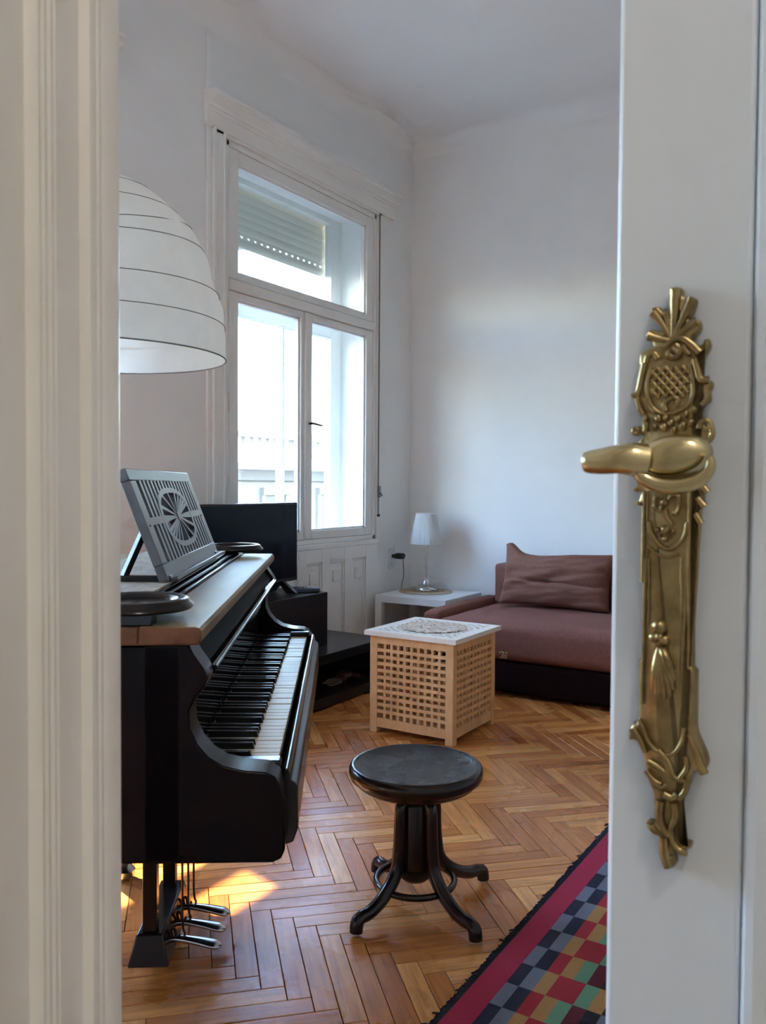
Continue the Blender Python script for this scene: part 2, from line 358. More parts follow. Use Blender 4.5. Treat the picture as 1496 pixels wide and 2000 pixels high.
for m_ in range(-14, 15):
    for k in range(-130, 130):
        for kind in (0, 1):
            if kind == 0: cu, cv, rz = k * W_ + m_ * L_ + L_ / 2, k * W_ - m_ * L_ + W_ / 2, -45
            else: cu, cv, rz = k * W_ + m_ * L_ + L_ + W_ / 2, (k + 1) * W_ - L_ / 2 - m_ * L_, 45
            c = ORG + eu * cu + ev * cv
            if not (XW - .05 < c.x < XR + .05 and c.y < YB + .05): continue
            if dwn.dot(c) < .50: continue
            planks.append((c, rz))
def score(c):
    q = project(c)
    if q is None or not (200 < q[0] < 1230 and 1200 < q[1] < 2060): return 0
    return 1 / q[2] ** 3
planks.sort(key=lambda t: -score(t[0]))
# prefer planks that are not under the rug
near = [t for t in planks if not (t[0].x > -.80 and t[0].y < 3.2)]
sel = near[:300]; selid = set(id(t) for t in sel)
rnd = random.Random(3)
for c, rz in sel:
    o = bpy.data.objects.new('plank', pm); COL.objects.link(o); o.parent = fl
    o.location = c + Vector((0, 0, rnd.uniform(-.0004, .0002))); o.rotation_euler = (R(rnd.uniform(-.16, .16)), R(rnd.uniform(-.05, .05)), R(rz))
V, Fc, UV = [], [], []
for t in planks:
    if id(t) in selid: continue
    mtx = Matrix.Translation(t[0] + Vector((0, 0, rnd.uniform(-.0004, .0002)))) @ Matrix.Rotation(R(t[1]), 4, 'Z') @ Matrix.Rotation(R(rnd.uniform(-.16, .16)), 4, 'X')
    b = len(V); V += [tuple(mtx @ Vector(v)) for v in pv]; Fc += [[b + i for i in f] for f in pf]; UV += [(v[0], v[1]) for v in pv]
me = bpy.data.meshes.new('far_planks'); me.from_pydata(V, [], Fc); uvs(me, UV)
tag(link('far_planks', me, M['parquet'], fl), kind='stuff')

# ------------------------------------------------------------------ windows
def make_window(name, label, oy, cornice=True):
    y0, y1, z0, z1 = W1; y0 += oy; y1 += oy
    g = root(name, label, 'window', kind='structure')
    gp = M['gloss_white']
    # inner frame
    XI = XW - .012
    def fr(nm, a0, a1, b0, b1, x0=XI - .05, x1=XI + .014, bev=.004, par=g, m=gp):
        return box(nm, m, par, x0, x1, a0, a1, b0, b1, bevel=bev)
    fr('frame', y0, y0 + .03, z0, z1); fr('frame', y1 - .03, y1, z0, z1); fr('frame', y0, y1, z1 - .03, z1); fr('frame', y0, y1, z0, z0 + .03)
    fr('transom_bar', y0 + .03, y1 - .03, 2.275, 2.335, XI - .055, XI + .022, .006)
    def sash(a0, a1, b0, b1, wl_, wr, wb, wt, x0, x1, nm='sash'):
        r_ = MB(); r_.box(x0, x1, a0, a0 + wl_, b0, b1); r_.box(x0, x1, a1 - wr, a1, b0, b1); r_.box(x0, x1, a0 + wl_, a1 - wr, b0, b0 + wb); r_.box(x0, x1, a0 + wl_, a1 - wr, b1 - wt, b1)
        s = r_.build(nm, gp, g, bevel=.004)
        # glazing bead step
        bd = MB(); e = .012
        bd.box(x0 + .012, x1 - .016, a0 + wl_ - .001, a0 + wl_ + e, b0 + wb, b1 - wt); bd.box(x0 + .012, x1 - .016, a1 - wr - e, a1 - wr + .001, b0 + wb, b1 - wt)
        bd.box(x0 + .012, x1 - .016, a0 + wl_, a1 - wr, b0 + wb - .001, b0 + wb + e); bd.box(x0 + .012, x1 - .016, a0 + wl_, a1 - wr, b1 - wt - e, b1 - wt + .001)
        bd.build('glazing_bead', gp, s)
        xm = (x0 + x1) / 2 - .005
        box('pane', M['glass'], s, xm - .002, xm + .002, a0 + wl_, a1 - wr, b0 + wb, b1 - wt)
        return s
    sx0, sx1 = XI - .045, XI + .010
    yc = (y0 + y1) / 2 - .03
    ls = sash(y0 + .032, yc, z0 + .032, 2.273, .078, .050, .052, .040, sx0, sx1)
    rs = sash(yc + .004, y1 - .032, z0 + .032, 2.273, .058, .078, .052, .040, sx0, sx1)
    sash(y0 + .032, y1 - .032, 2.338, z1 - .032, .078, .078, .040, .066, sx0, sx1, 'transom_sash')
    # cover strip on the meeting stiles and handle
    fr('astragal', yc - .022, yc + .03, z0 + .04, 2.27, XI + .008, XI + .026, .006)
    h = MB(); h.tube([(XI + .024, yc + .012, 1.585), (XI + .052, yc + .012, 1.585)], .007); h.tube([(XI + .05, yc + .006, 1.587), (XI + .053, yc + .035, 1.585), (XI + .05, yc + .115, 1.578)], [.008, .008, .0065])
    h.build('window_handle', M['plastic'], g)
    for zz in (1.20, 1.66, 2.10):
        MB().tube([(XI + .016, y0 + .031, zz - .05), (XI + .016, y0 + .031, zz + .05)], .008).build('hinge', gp, g)
    # box between the two windows
    XO = XW - .295
    bxm = MB(); bxm.box(XO, XI - .05, y0 - .004, y0 + .012, z0, z1); bxm.box(XO, XI - .05, y1 - .012, y1 + .004, z0, z1); bxm.box(XO, XI - .05, y0, y1, z0 - .01, z0 + .012); bxm.box(XO, XI - .05, y0, y1, z1 - .012, z1 + .004)
    bxm.build('casing_box', gp, g)
    # outer window
    def ofr(nm, a0, a1, b0, b1): return box(nm, gp, g, XO - .055, XO + .004, a0, a1, b0, b1, bevel=.004)
    ofr('outer_frame', y0, y0 + .11, z0, z1); ofr('outer_frame', y1 - .125, y1, z0, z1); ofr('outer_frame', y0 + .11, y1 - .125, z1 - .05, z1); ofr('outer_frame', y0 + .11, y1 - .125, z0, z0 + .06)
    ofr('outer_transom_bar', y0 + .11, y1 - .125, 2.235, 2.36)
    ofr('outer_mullion', yc + .125, yc + .150, z0 + .06, 2.235)
    for a0, a1, b0, b1 in ((y0 + .11, yc + .125, z0 + .06, 2.235), (yc + .15, y1 - .125, z0 + .06, 2.235), (y0 + .11, y1 - .125, 2.36, z1 - .05)):
        box('outer_pane', M['glass'], g, XO - .030, XO - .026, a0, a1, b0, b1)
    # roller shutter, half raised, in front of the outer glass
    sh = root('roller_shutter', None, None); sh.parent = g
    xs = XO - .085; zb = 2.68; hs = .048
    k = 0; zz = zb
    while zz < z1 - .02:
        if k == 1:
            n = 22; dy = (y1 - y0 - .12) / n
            sm = MB()
            sm.box(xs - .008, xs, y0 + .06, y1 - .06, zz - .002, zz + .014); sm.box(xs - .008, xs, y0 + .06, y1 - .06, zz + .026, zz + hs + .004)
            for i in range(n): sm.box(xs - .008, xs, y0 + .06 + i * dy, y0 + .06 + i * dy + dy * .66, zz + .014, zz + .026)
            sm.build('slat', M['shutter'], sh, smooth=False)
        else:
            MB().prism([(0, -.004), (.006, .004), (.009, hs * .5), (.006, hs - .003), (0, hs + .004), (-.004, hs * .8), (-.004, .003)], y0 + .06, y1 - .06, lambda p, q, a: (xs - p, a, zz + q)).build('slat', M['shutter'], sh)
        zz += hs; k += 1
    # casing on the room side
    cs = MB()
    for a0, a1 in ((y0 - .115, y0 - .006), (y1 + .006, y1 + .055)):
        cs.box(XW - .002, XW + .016, a0, a1, 0, z1 + .03)
    cs.box(XW - .002, XW + .016, y0 - .115, y1 + .055, z1 + .004, z1 + .03)
    cs.build('window_casing', gp, g, bevel=.004)
    cm = MB(); cm.box(XW + .01, XW + .026, y0 - .115, y0 - .088, 0, z1 + .03); cm.box(XW + .01, XW + .023, y0 - .03, y0 - .012, 0, z1 + .03)
    cm.build('casing_moulding', gp, g, bevel=.005)
    # cornice
    prof = [(0, 3.10), (.020, 3.10), (.026, 3.112), (.026, 3.175), (.034, 3.180), (.036, 3.19), (.046, 3.194), (.052, 3.208), (.075, 3.222), (.088, 3.226), (.088, 3.246), (.096, 3.250), (.096, 3.268), (.0, 3.280)]
    MB().prism(prof, y0 - .165, y1 + .215, lambda p, q, a: (XW + p, a, q)).build('cornice', gp, g, bevel=.002, angle=30)
    # sill board and panelled apron
    box('sill_rail', gp, g, XW - .01, XW + .022, y0 - .006, y1 + .02, .795, .829, bevel=.006)
    ap = root('apron', None, None); ap.parent = g
    box('apron_board', gp, ap, XW - .01, XW + .004, y0 - .006, y1 + .006, 0, .797)
    n = 6; c0, c1 = y0 + .02, y1 + .01
    edges = []
    for i in range(6):
        a1 = 4.845 + oy - i * .253; edges.append((a1 - .167, a1))
    # rails and stiles around recessed panels
    st = [y1 + .006] + [v for a0, a1 in edges for v in (a1, a0)] + [y0 - .006]
    for i in range(0, len(st), 2):
        if st[i] > st[i + 1]: box('stile', gp, ap, XW, XW + .020, st[i + 1], st[i], .0, .797, bevel=.003)
    for a0, a1 in edges:
        if a0 < y0: continue
        box('rail', gp, ap, XW, XW + .019, a0 - .001, a1 + .001, .712, .797, bevel=.003)
        box('rail', gp, ap, XW, XW + .019, a0 - .001, a1 + .001, .0, .16, bevel=.003)
        fm = MB(); e = .014
        fm.box(XW + .003, XW + .012, a0, a0 + e, .16, .712); fm.box(XW + .003, XW + .012, a1 - e, a1, .16, .712); fm.box(XW + .003, XW + .012, a0, a1, .712 - e, .712); fm.box(XW + .003, XW + .012, a0, a1, .16, .16 + e)
        fm.build('panel_moulding', gp, ap, bevel=.004)
        box('plaque', gp, ap, XW, XW + .013, a0 + .045, a1 - .045, .573, .648, bevel=.003)
    return g
make_window('window_1', 'tall white double casement window with half raised shutter', 0)
make_window('added_window_2', 'white casement window added unseen behind the door jamb for daylight', WOFF)  # added unseen window, lets in the sun patch and more daylight
make_window('added_window_3', 'white casement window added unseen nearest the doorway to brighten the room', WOFF3)  # another unseen window, added to brighten the room
# shutter pull strap with its winder on the casing right of the window
sp = root('shutter_strap', 'grey pull strap with metal clip hanging beside the window', 'strap', (0, 0, 0))
box('strap', mat('grey_webbing', (.24, .22, .20), .9), sp, XW + .018, XW + .0205, 4.990, 5.004, 1.20, 3.085)
cl = MB(); cl.box(XW + .0165, XW + .034, 4.986, 5.008, 1.12, 1.20); cl.tube([(XW + .03, 4.997, 1.16), (XW + .045, 5.012, 1.13)], .005); cl.build('strap_clip', mat('dull_metal', (.25, .24, .23), .4, .8), sp, bevel=.003)
lp = MB(); lp.tube([(XW + .020, 4.990, 1.12), (XW + .020, 4.990, 1.0), (XW + .020, 5.004, 1.0), (XW + .020, 5.004, 1.12)], .0018, 6); lp.build('strap_loop', M['cable_grey'], sp)
box('strap_end', M['cable_grey'], sp, XW + .0165, XW + .028, 4.984, 5.010, .985, 1.002, bevel=.002)

# ------------------------------------------------------------------ outside: opposite house, balcony added to block the sun, street
fc = root('opposite_house', 'pale stucco house with roof balustrade across the street', 'building', (-19, 0, .75))
fb = MB(); fb.box(-8, 0, -20, 60, -14, 1.15); fb.build('wall', M['facade'], fc)
MB().prism([(0, .55), (.25, .6), (.45, .85), (.7, .95), (.7, 1.15), (0, 1.2)], -20, 60, lambda p, q, a: (p, a, q)).build('cornice', M['facade'], fc)
MB().box(-.3, .1, -20, 60, 2.05, 2.25).build('balustrade_rail', M['facade'], fc)
bal = MB()
for i in range(120):
    y = -10 + i * .42
    bal.lathe([(.06, 1.2), (.11, 1.45), (.05, 1.8), (.08, 2.06)], (-.1, y, 0), 6)
bal.build('balusters', M['facade'], fc)
for i in range(14):
    y = -9 + i * 4.2
    MB().box(-.35, .2, y - .35, y + .35, 1.15, 2.5).build('pedestal', M['facade'], fc, bevel=.03)
for r in range(3):
    for i in range(15):
        y = -9 + i * 3.2; z = -1.9 - r * 4.0
        wn = MB(); wn.box(0, .18, y - .75, y + .75, z + 2.0, z + 2.25); wn.box(0, .10, y - .75, y - .55, z - .2, z + 2.0); wn.box(0, .10, y + .55, y + .75, z - .2, z + 2.0); wn.box(0, .2, y - .8, y + .8, z - .35, z - .2)
        f_ = wn.build('window', M['facade'], fc); MB().box(-.15, .02, y - .55, y + .55, z - .2, z + 2.0).build('pane', M['facade_dark'], f_)
st_ = MB().box(-19, -3.7, -30, 60, -14.2, -14).build('street', M['street']); tag(st_, 'grey street far below the windows', 'street', kind='structure')
bc = root('sunshade', 'concrete balcony added unseen above the window to block the sun', 'sunshade')  # added unseen slab that keeps direct sun out of the visible window
box('sunshade_slab', M['roof'], bc, -5.65, XW - WT - .005, 3.22, 6.1, 3.42, 3.58, bevel=.02)
for y in (3.4, 5.9): MB().prism([(0, 3.42), (-1.2, 3.42), (0, 2.95)], y - .08, y + .08, lambda p, q, a: (XW - WT - .005 + p, a, q)).build('bracket', M['roof'], bc)
ow = MB(); ow.box(XW - WT - .35, XW - WT, -8, 20, 3.8, 9)
tag(ow.build('upper_facade', M['facade']), 'outer wall of the floors above the windows', 'wall', kind='structure')

# ------------------------------------------------------------------ door leaf with brass furniture
e0 = Vector((.159, .585, 0))
dl = root('door_1', 'white panelled door leaf with ornate brass plate, half open', 'door', Matrix.Rotation(YAW, 3, 'Z') @ e0, YAW - R(30), kind='structure')
dp = M['door_paint']
def dbox(nm, *b, bevel=.003, m=dp): return box(nm, m, dl, *b, bevel=bevel)
dbox('stile', 0, .088, 0, .044, .012, 2.5, bevel=.004)
dbox('stile', .512, .6, 0, .044, .012, 2.5)
for z0, z1 in ((.012, .26), (.70, .80), (2.36, 2.5)): dbox('rail', .088, .512, .0, .044, z0, z1, bevel=0)
for z0, z1 in ((.26, .70), (.80, 2.36)):
    dbox('panel', .084, .516, .016, .032, z0 - .004, z1 + .004, bevel=0)
    pr = [(0, .002), (.003, -.004), (.008, -.005), (.011, 0), (.015, .004), (.020, .005), (.026, .012), (.028, .018), (0, .018)]
    mo = MB(); ln = z1 - z0
    mo.prism(pr, z0, z1, lambda p, q, a: (.088 + p, q, a)); mo.prism(pr, z0, z1, lambda p, q, a: (.512 - p, q, a))
    mo.prism(pr, .088, .512, lambda p, q, a: (a, q, z0 + p)); mo.prism(pr, .088, .512, lambda p, q, a: (a, q, z1 - p))
    mo.build('panel_moulding', dp, dl, angle=30)
PL = [(41.8,1336.7),(45.7,1334.8),(46.3,1330.2),(49.2,1328.9),(53.1,1328.5),(54.6,1325.8),(52.3,1318.5),(49.5,1315.3),(52.9,1314.5),(57.2,1313.1),(57.8,1308.5),(55.0,1304.7),(52.1,1301.5),(55.1,1297.7),(60.3,1297.8),(59.3,1300.4),(62.6,1301.1),(63.7,1297.0),(61.4,1292.2),(56.2,1290.1),(58.8,1278.9),(60.3,1274.6),(64.5,1274.0),(65.5,1271.0),(63.7,1267.6),(64.3,1261.6),(60.5,1258.7),(57.8,1253.8),(55.0,1248.4),(60.7,1249.2),(65.0,1246.0),(66.5,1240.5),(64.3,1234.5),(61.0,1230.6),(61.1,1224.5),(61.5,1205.4),(62.9,1203.4),(60.1,1201.3),(61.7,1195.3),(59.3,1192.2),(59.5,1184.1),(55.7,1180.9),(55.8,1142.2),(56.8,1087.2),(59.1,1084.8),(59.2,1049.3),(61.4,1040.0),(66.0,1030.1),(67.1,1024.0),(65.2,1019.9),(60.8,1018.6),(57.8,1017.0),(56.4,1009.3),(52.0,999.9),(49.0,995.0),(50.2,987.7),(48.8,980.9),(49.4,973.5),(52.5,969.8),(57.1,969.2),(57.1,966.5),(51.6,963.7),(45.4,963.4),(46.0,960.8),(48.2,953.7),(44.6,949.6),(40.5,948.6),(39.4,951.7),(37.8,955.7),(39.7,963.8),(38.1,969.9),(33.3,970.6),(29.0,974.6),(30.0,978.7),(33.7,978.9),(35.2,984.7),(33.0,991.9),(32.9,997.3),(31.2,1002.5),(28.5,1008.6),(26.1,1022.5),(22.8,1030.7),(19.5,1032.9),(16.0,1032.4),(15.7,1038.4),(18.6,1044.4),(22.0,1048.2),(21.6,1088.7),(23.4,1090.9),(23.0,1140.1),(22.3,1181.0),(21.3,1182.6),(21.9,1191.5),(19.2,1194.1),(21.8,1202.0),(18.4,1203.5),(17.9,1233.3),(22.4,1239.5),(16.2,1241.2),(14.9,1243.9),(17.4,1246.1),(22.8,1246.8),(21.7,1254.1),(17.2,1256.3),(16.9,1263.5),(14.0,1265.2),(13.5,1267.8),(17.8,1268.8),(19.8,1276.0),(21.2,1284.8),(18.8,1286.5),(19.2,1294.5),(23.5,1296.5),(27.5,1298.5),(26.7,1301.4),(22.6,1305.0),(23.5,1308.7),(27.3,1310.4),(32.6,1308.1),(32.1,1314.1),(29.2,1317.4),(25.4,1321.1),(26.3,1324.4),(31.1,1324.9),(34.0,1321.3),(38.9,1322.9),(37.5,1330.1),(37.4,1335.7)]
def plate_mesh():
    P = [Vector((s / 1000, z / 1000)) for s, z in PL]
    # light smoothing by midpoint insertion
    Q = []
    n = len(P)
    for i in range(n):
        a, b, c, d = P[i - 1], P[i], P[(i + 1) % n], P[(i + 2) % n]
        Q.append(b)
        if (c - b).length < .03: Q.append((b + c) * .5 + ((b + c) - (a + d)) * .0625 * .8)
    n = len(Q); N = []
    for i in range(n):
        t = Q[(i + 1) % n] - Q[i - 1]; t.normalize(); N.append(Vector((t.y, -t.x)))
    area = sum(Q[i].x * Q[(i + 1) % n].y - Q[(i + 1) % n].x * Q[i].y for i in range(n))
    sg = 1 if area > 0 else -1
    rings = []
    for h, off in ((0, 0), (.006, 0), (.0088, .0007), (.0098, .0017)):
        rings.append([(q.x - nn.x * off * sg, -h, q.y - nn.y * off * sg) for q, nn in zip(Q, N)])
    mb = MB(); vs = sum(rings, [])
    fs = []
    for k in range(3):
        for i in range(n): fs.append((k * n + i, k * n + (i + 1) % n, (k + 1) * n + (i + 1) % n, (k + 1) * n + i))
    fs.append([3 * n + i for i in range(n)])
    return mb.add(vs, fs)
br = M['brass']
plate = plate_mesh().build('handle_plate', br, dl, angle=50); plate['label'] = 'ornate old brass long plate'
H0 = -.0098
def A(x, y, h=0): return ((41.8 + .0985 * (x - 750) + .0013 * (y - 80)) / 1000, H0 - h, (1336.7 - .1018 * (y - 80)) / 1000)
def B(x, y, h=0): return ((56.8 + .1035 * (x - 832) + .0014 * (y - 640)) / 1000, H0 - h, (1087.2 - .1092 * (y - 640)) / 1000)
def relief(nm, items, mp, m=br):
    mb = MB()
    for pts, r in items:
        P = spline([mp(*p) for p in pts], 5) if len(pts) > 2 else [Vector(mp(*p)) for p in pts]
        k = len(P); rr = r if hasattr(r, '__len__') else (r, r)
        mb.tube(P, [(rr[0] + (rr[1] - rr[0]) * i / (k - 1)) / 1000 for i in range(k)], 7)
    return mb.build(nm, m, plate, angle=60)
def spiral(cx, cy, r0, r1, a0, turns, n=14):
    return [(cx + (r0 + (r1 - r0) * i / n) * math.cos(a0 + turns * 2 * math.pi * i / n), cy + (r0 + (r1 - r0) * i / n) * math.sin(a0 + turns * 2 * math.pi * i / n)) for i in range(n + 1)]
relief('shell_crest', [([(735, 430), (742, 280), (752, 105)], (1.6, 4.2)), ([(745, 420), (800, 290), (858, 170)], (1.6, 4.0)), ([(750, 420), (830, 350), (890, 320)], (1.6, 3.8)),
        ([(725, 420), (660, 310), (606, 240)], (1.6, 3.4)), ([(720, 430), (640, 410), (575, 388)], (1.6, 3.4)), ([(730, 425), (710, 330), (690, 255)], (1.4, 2.6)), ([(745, 425), (785, 320), (800, 240)], (1.4, 2.4))], A)
relief('scroll', [(spiral(735, 505, 48, 8, -1.2, 1.2), (2.4, 2.2)), ([(690, 470), (730, 425), (800, 425), (860, 470), (905, 520)], (2.0, 3.0)), ([(800, 470), (815, 500), (845, 530)], (3.0, 1.6)), ([(560, 560), (570, 520), (610, 500), (640, 540)], (1.8, 2.4))], A)
relief('scroll', [([(548, 560), (530, 650), (508, 750), (478, 775)], (2.0, 2.4)), ([(872, 555), (890, 630), (912, 690), (965, 695)], (2.0, 2.8)), ([(500, 780), (515, 850), (540, 900)], (1.8, 1.8)), ([(950, 760), (955, 810), (915, 850)], (2.2, 1.6))], A)
relief('cartouche', [([(600, 590), (570, 680), (570, 760), (600, 850), (660, 895), (740, 893), (820, 855), (860, 790), (862, 700), (840, 590)], (1.7, 1.7)), ([(690, 885), (680, 840), (715, 800), (760, 800), (770, 830), (745, 850)], (2.2, 1.6)), ([(560, 800), (580, 860), (620, 890)], (2.4, 1.4))], A)
lat = []
for q in range(-3, 8):
    for sg_ in (1, -1):
        pts = [(x_, 690 + sg_ * (x_ - 715) * 1.15 + (q - 2) * 62) for x_ in range(596, 846, 10)]
        pts = [p_ for p_ in pts if 592 < p_[1] < 800 and ((p_[0] - 717) / 132) ** 4 + ((p_[1] - 690) / 118) ** 4 < 1]
        if len(pts) > 2: lat.append(([(*pts[0], .0006), (*pts[-1], .0006)], 1.15))
relief('lattice', lat, A)
bd = MB()
for x, y, r in ((640, 930, 2.6), (690, 925, 2.2), (725, 960, 2.4), (680, 985, 2.6), (770, 935, 2.4), (820, 905, 2.2), (800, 980, 2.8), (850, 960, 2.2), (620, 985, 2.0), (560, 930, 2.0), (870, 880, 2.0), (745, 1005, 2.2)):
    p = A(x, y); bd.ball(p, (r / 1000, .003, r / 1000 * 1.25))
bd.build('bead', br, plate)
relief('scroll', [(spiral(945, 985, 44, 8, 2.8, 1.2), (2.2, 1.8)), ([(900, 1095), (960, 1080), (985, 1030), (965, 965)], (2.0, 2.2)), (spiral(495, 1003, 26, 6, .3, 1.1), (1.6, 1.4)), ([(545, 930), (560, 970), (555, 1010)], (1.8, 2.0))], A)
relief('leaf_edge', [([(925, 1360), (960, 1405)], (1.8, 2.6)), ([(895, 1440), (940, 1495)], (1.8, 2.6)), ([(885, 1540), (920, 1605)], (1.8, 2.4)), ([(505, 1385), (490, 1400)], (1.6, 2.0)), ([(515, 1470), (505, 1490)], (1.6, 2.0))], A)
relief('border_fillet', [([(548, 1400), (545, 1700), (540, 2000)], 1.3), ([(846, 1400), (842, 1700), (836, 2000)], 1.3), ([(575, 1400), (570, 1600)], .8), ([(800, 1760), (790, 2000)], .8), ([(572, 1760), (565, 2000)], .8)], A)
relief('arabesque', [([(620, 1500), (625, 1440), (665, 1425), (690, 1455), (680, 1490)], (1.6, 1.2)), ([(780, 1500), (775, 1440), (735, 1425), (712, 1455)], (1.6, 1.2)), ([(685, 1525), (705, 1580), (735, 1620)], (2.4, 1.4)), ([(620, 1500), (650, 1530), (670, 1500)], (1.4, 1.4)), ([(780, 1500), (760, 1545), (735, 1540)], (1.4, 1.4)),
        ([(580, 1600), (595, 1670), (640, 1740), (705, 1775), (770, 1745), (815, 1680), (830, 1600)], (1.9, 1.5)), ([(575, 1760), (640, 1815), (710, 1830), (780, 1800)], (1.0, 1.0))], A)
bd = MB()
for x, y, r in ((685, 1475, 2.6), (690, 1650, 3.2), (640, 1650, 1.8), (738, 1660, 1.8), (690, 1710, 2.2), (660, 1690, 1.4), (722, 1695, 1.4)):
    p = A(x, y); bd.ball(p, (r / 1000, .0026, r / 1000))
bd.build('bead', br, plate)
relief('border_fillet', [([(535, 0), (528, 500), (515, 900)], 1.2), ([(806, 0), (806, 500), (802, 640), (826, 670), (822, 960)], 1.2), ([(765, 60), (762, 500), (762, 900)], .8), ([(560, 0), (556, 400)], .8)], B)
relief('arabesque', [([(500, 1000), (530, 1060), (560, 1130), (620, 1185), (680, 1195), (730, 1165), (770, 1090), (780, 1010)], (1.6, 1.6)), ([(455, 1060), (480, 1090), (510, 1130), (540, 1200)], (2.6, 1.8)), ([(905, 1270), (880, 1210), (850, 1130), (810, 1050)], (3.0, 1.4)),
        ([(620, 1170), (690, 1240), (720, 1320), (780, 1340)], (2.2, 2.0)), ([(790, 1180), (800, 1250), (760, 1320)], (1.8, 2.2)), ([(560, 1250), (610, 1270), (660, 1300)], (2.4, 1.8)), ([(545, 1310), (590, 1360), (640, 1380)], (2.0, 2.0)), ([(600, 1380), (640, 1400), (680, 1370)], (2.6, 1.6)), ([(660, 1440), (710, 1450), (740, 1420)], (3.4, 2.0)), ([(800, 1320), (790, 1390), (750, 1450)], (2.4, 2.0))], B)
relief('leaf_tail', [([(640, 1480), (630, 1560), (650, 1640), (690, 1690)], (3.4, 2.2)), ([(720, 1480), (730, 1560), (700, 1640)], (3.0, 2.2)), ([(600, 1620), (640, 1660), (680, 1640)], (2.6, 2.0)), ([(700, 1640), (715, 1720), (760, 1765), (800, 1762)], (2.2, 2.8)), ([(575, 1630), (560, 1620)], (2.0, 2.4)), ([(660, 1700), (665, 1790), (690, 1870)], (3.2, 3.8)), ([(645, 1830), (690, 1815), (705, 1800)], (2.0, 1.8))], B)
# keyhole cover: shell drop
kc = MB()
kc.ball(B(632, 408, .003), .0050, 14, 10); kc.ball(B(598, 478, .002), .0036); kc.ball(B(660, 490, .002), .0036); kc.ball(B(630, 470, .003), .003)
for i, (x, y) in enumerate(((598, 800), (625, 838), (660, 845), (695, 825), (718, 780), (728, 720), (715, 650))):
    P = spline([B(632 + i * 2, 540, .002), B(632 + (x - 632) * .55, 540 + (y - 540) * .5, .0045), B(x, y, .002)], 6)
    kc.tube(P, [.0013 + .0019 * math.sin(math.pi * (.15 + .75 * j / (len(P) - 1))) for j in range(len(P))], 8)
kc.build('keyhole_cover', br, dl, angle=60)
# lever handle
bp_ = M['brass_polish']
lv = MB()
NK = (.041, -.0098, 1.2215)
lv.tube([(.041, -.008, 1.2215), (.0415, -.018, 1.2215), (.044, -.028, 1.2212), (.047, -.038, 1.221)], [.013, .0105, .010, .012], 18)
lever = lv.build('lever_handle', bp_, dl, angle=60); lever['label'] = 'polished brass lever handle'
lb = MB(); n = 32
prof = [(0, .0), (.30, .02), (.62, .10), (.84, .25), (.95, .45), (1.0, .70), (.97, .9), (.8, 1.0), (0, 1.0)]
vs = []
for i in range(n):
    a = 2 * math.pi * i / n
    for r, d in prof:
        vs.append((.0485 + .0228 * r * math.cos(a), -.052 + .020 * d, 1.2245 + .0135 * r * math.sin(a) + .002 * math.cos(a)))
k = len(prof); lb.add(vs, [(i * k + q, ((i + 1) % n) * k + q, ((i + 1) % n) * k + q + 1, i * k + q + 1) for i in range(n) for q in range(k - 1)])
lb.build('lever_boss', bp_, lever, angle=70, weld=True)
P = []; rr = []
for i in range(25):
    a = R(165 + 210 * i / 24)
    P.append((.0490 + .0225 * math.cos(a), -.049 + .003 * math.sin(R(180 * i / 24)), 1.2195 + .0145 * math.sin(a) + .0005)); rr.append(.0022 + .0030 * math.sin(math.pi * i / 24))
lb = MB().tube(P, rr, 10); lb.build('lever_lip', bp_, lever, angle=70)
lg = MB(); P = spline([(.032, -.043, 1.2215), (.024, -.047, 1.2225), (.016, -.049, 1.2225), (.006, -.047, 1.2215), (-.003, -.045, 1.2210), (-.007, -.0445, 1.2208)], 6)
rr = [.0108, .0106, .0092, .0084, .0074, .0060]; rad = [rr[min(int(i / 6), 4)] + (rr[min(int(i / 6) + 1, 5)] - rr[min(int(i / 6), 4)]) * (i % 6) / 6 for i in range(len(P))]; rad[-1] = .0030; rad[-2] = .0050
lg.tube(P, rad, 16, up=(0, 0, 1)); lg.build('lever_grip', bp_, lever, angle=60)

# ------------------------------------------------------------------ grand piano
pang = R(125)
pr = root('grand_piano', 'old black grand piano with open keyboard and fretwork music desk', 'piano', (-.895, 1.095, 0), pang - math.pi / 2)
# local: x = right of the player axis is -u, y = along keyboard (away from the viewer); u points into the body (-x)
def U(u, a, z): return (-u, a, z)
A0, A1 = -.100, 1.272
plan = [(.14, A0), (1.35, A0), (1.60, -.06), (1.70, .06), (1.72, .22), (1.66, .42), (1.50, .58), (1.30, .70), (1.12, .84), (.98, 1.02), (.86, 1.18), (.74, A1 - .01), (.60, A1), (.14, A1)]
MB().prism([(p, q) for p, q in plan], .612, .957, lambda p, q, a: U(p, q, a)).build('case', M['side_black'], pr, bevel=.006, angle=30)
prof = [(.20, .957), (.131, .957), (.122, .940), (.108, .920), (.101, .905), (.106, .890), (.121, .872), (.130, .852), (.128, .825), (.117, .800), (.100, .780), (.078, .766), (.045, .758), (.012, .755), (-.003, .748), (-.0145, .730), (-.0185, .705), (-.0185, .632), (-.013, .618), (.0, .612), (.20, .612)]
sp_ = [(p, q) for p, q in prof]
arm_mesh = MB().prism(sp_, 0, .066, lambda p, q, a: U(p, a, q)).mesh('arm', angle=45)
for a in (A0, A1 - .066):
    o = link('arm', arm_mesh, M['side_black'], pr, .003, 2); o.location = (0, a, 0)
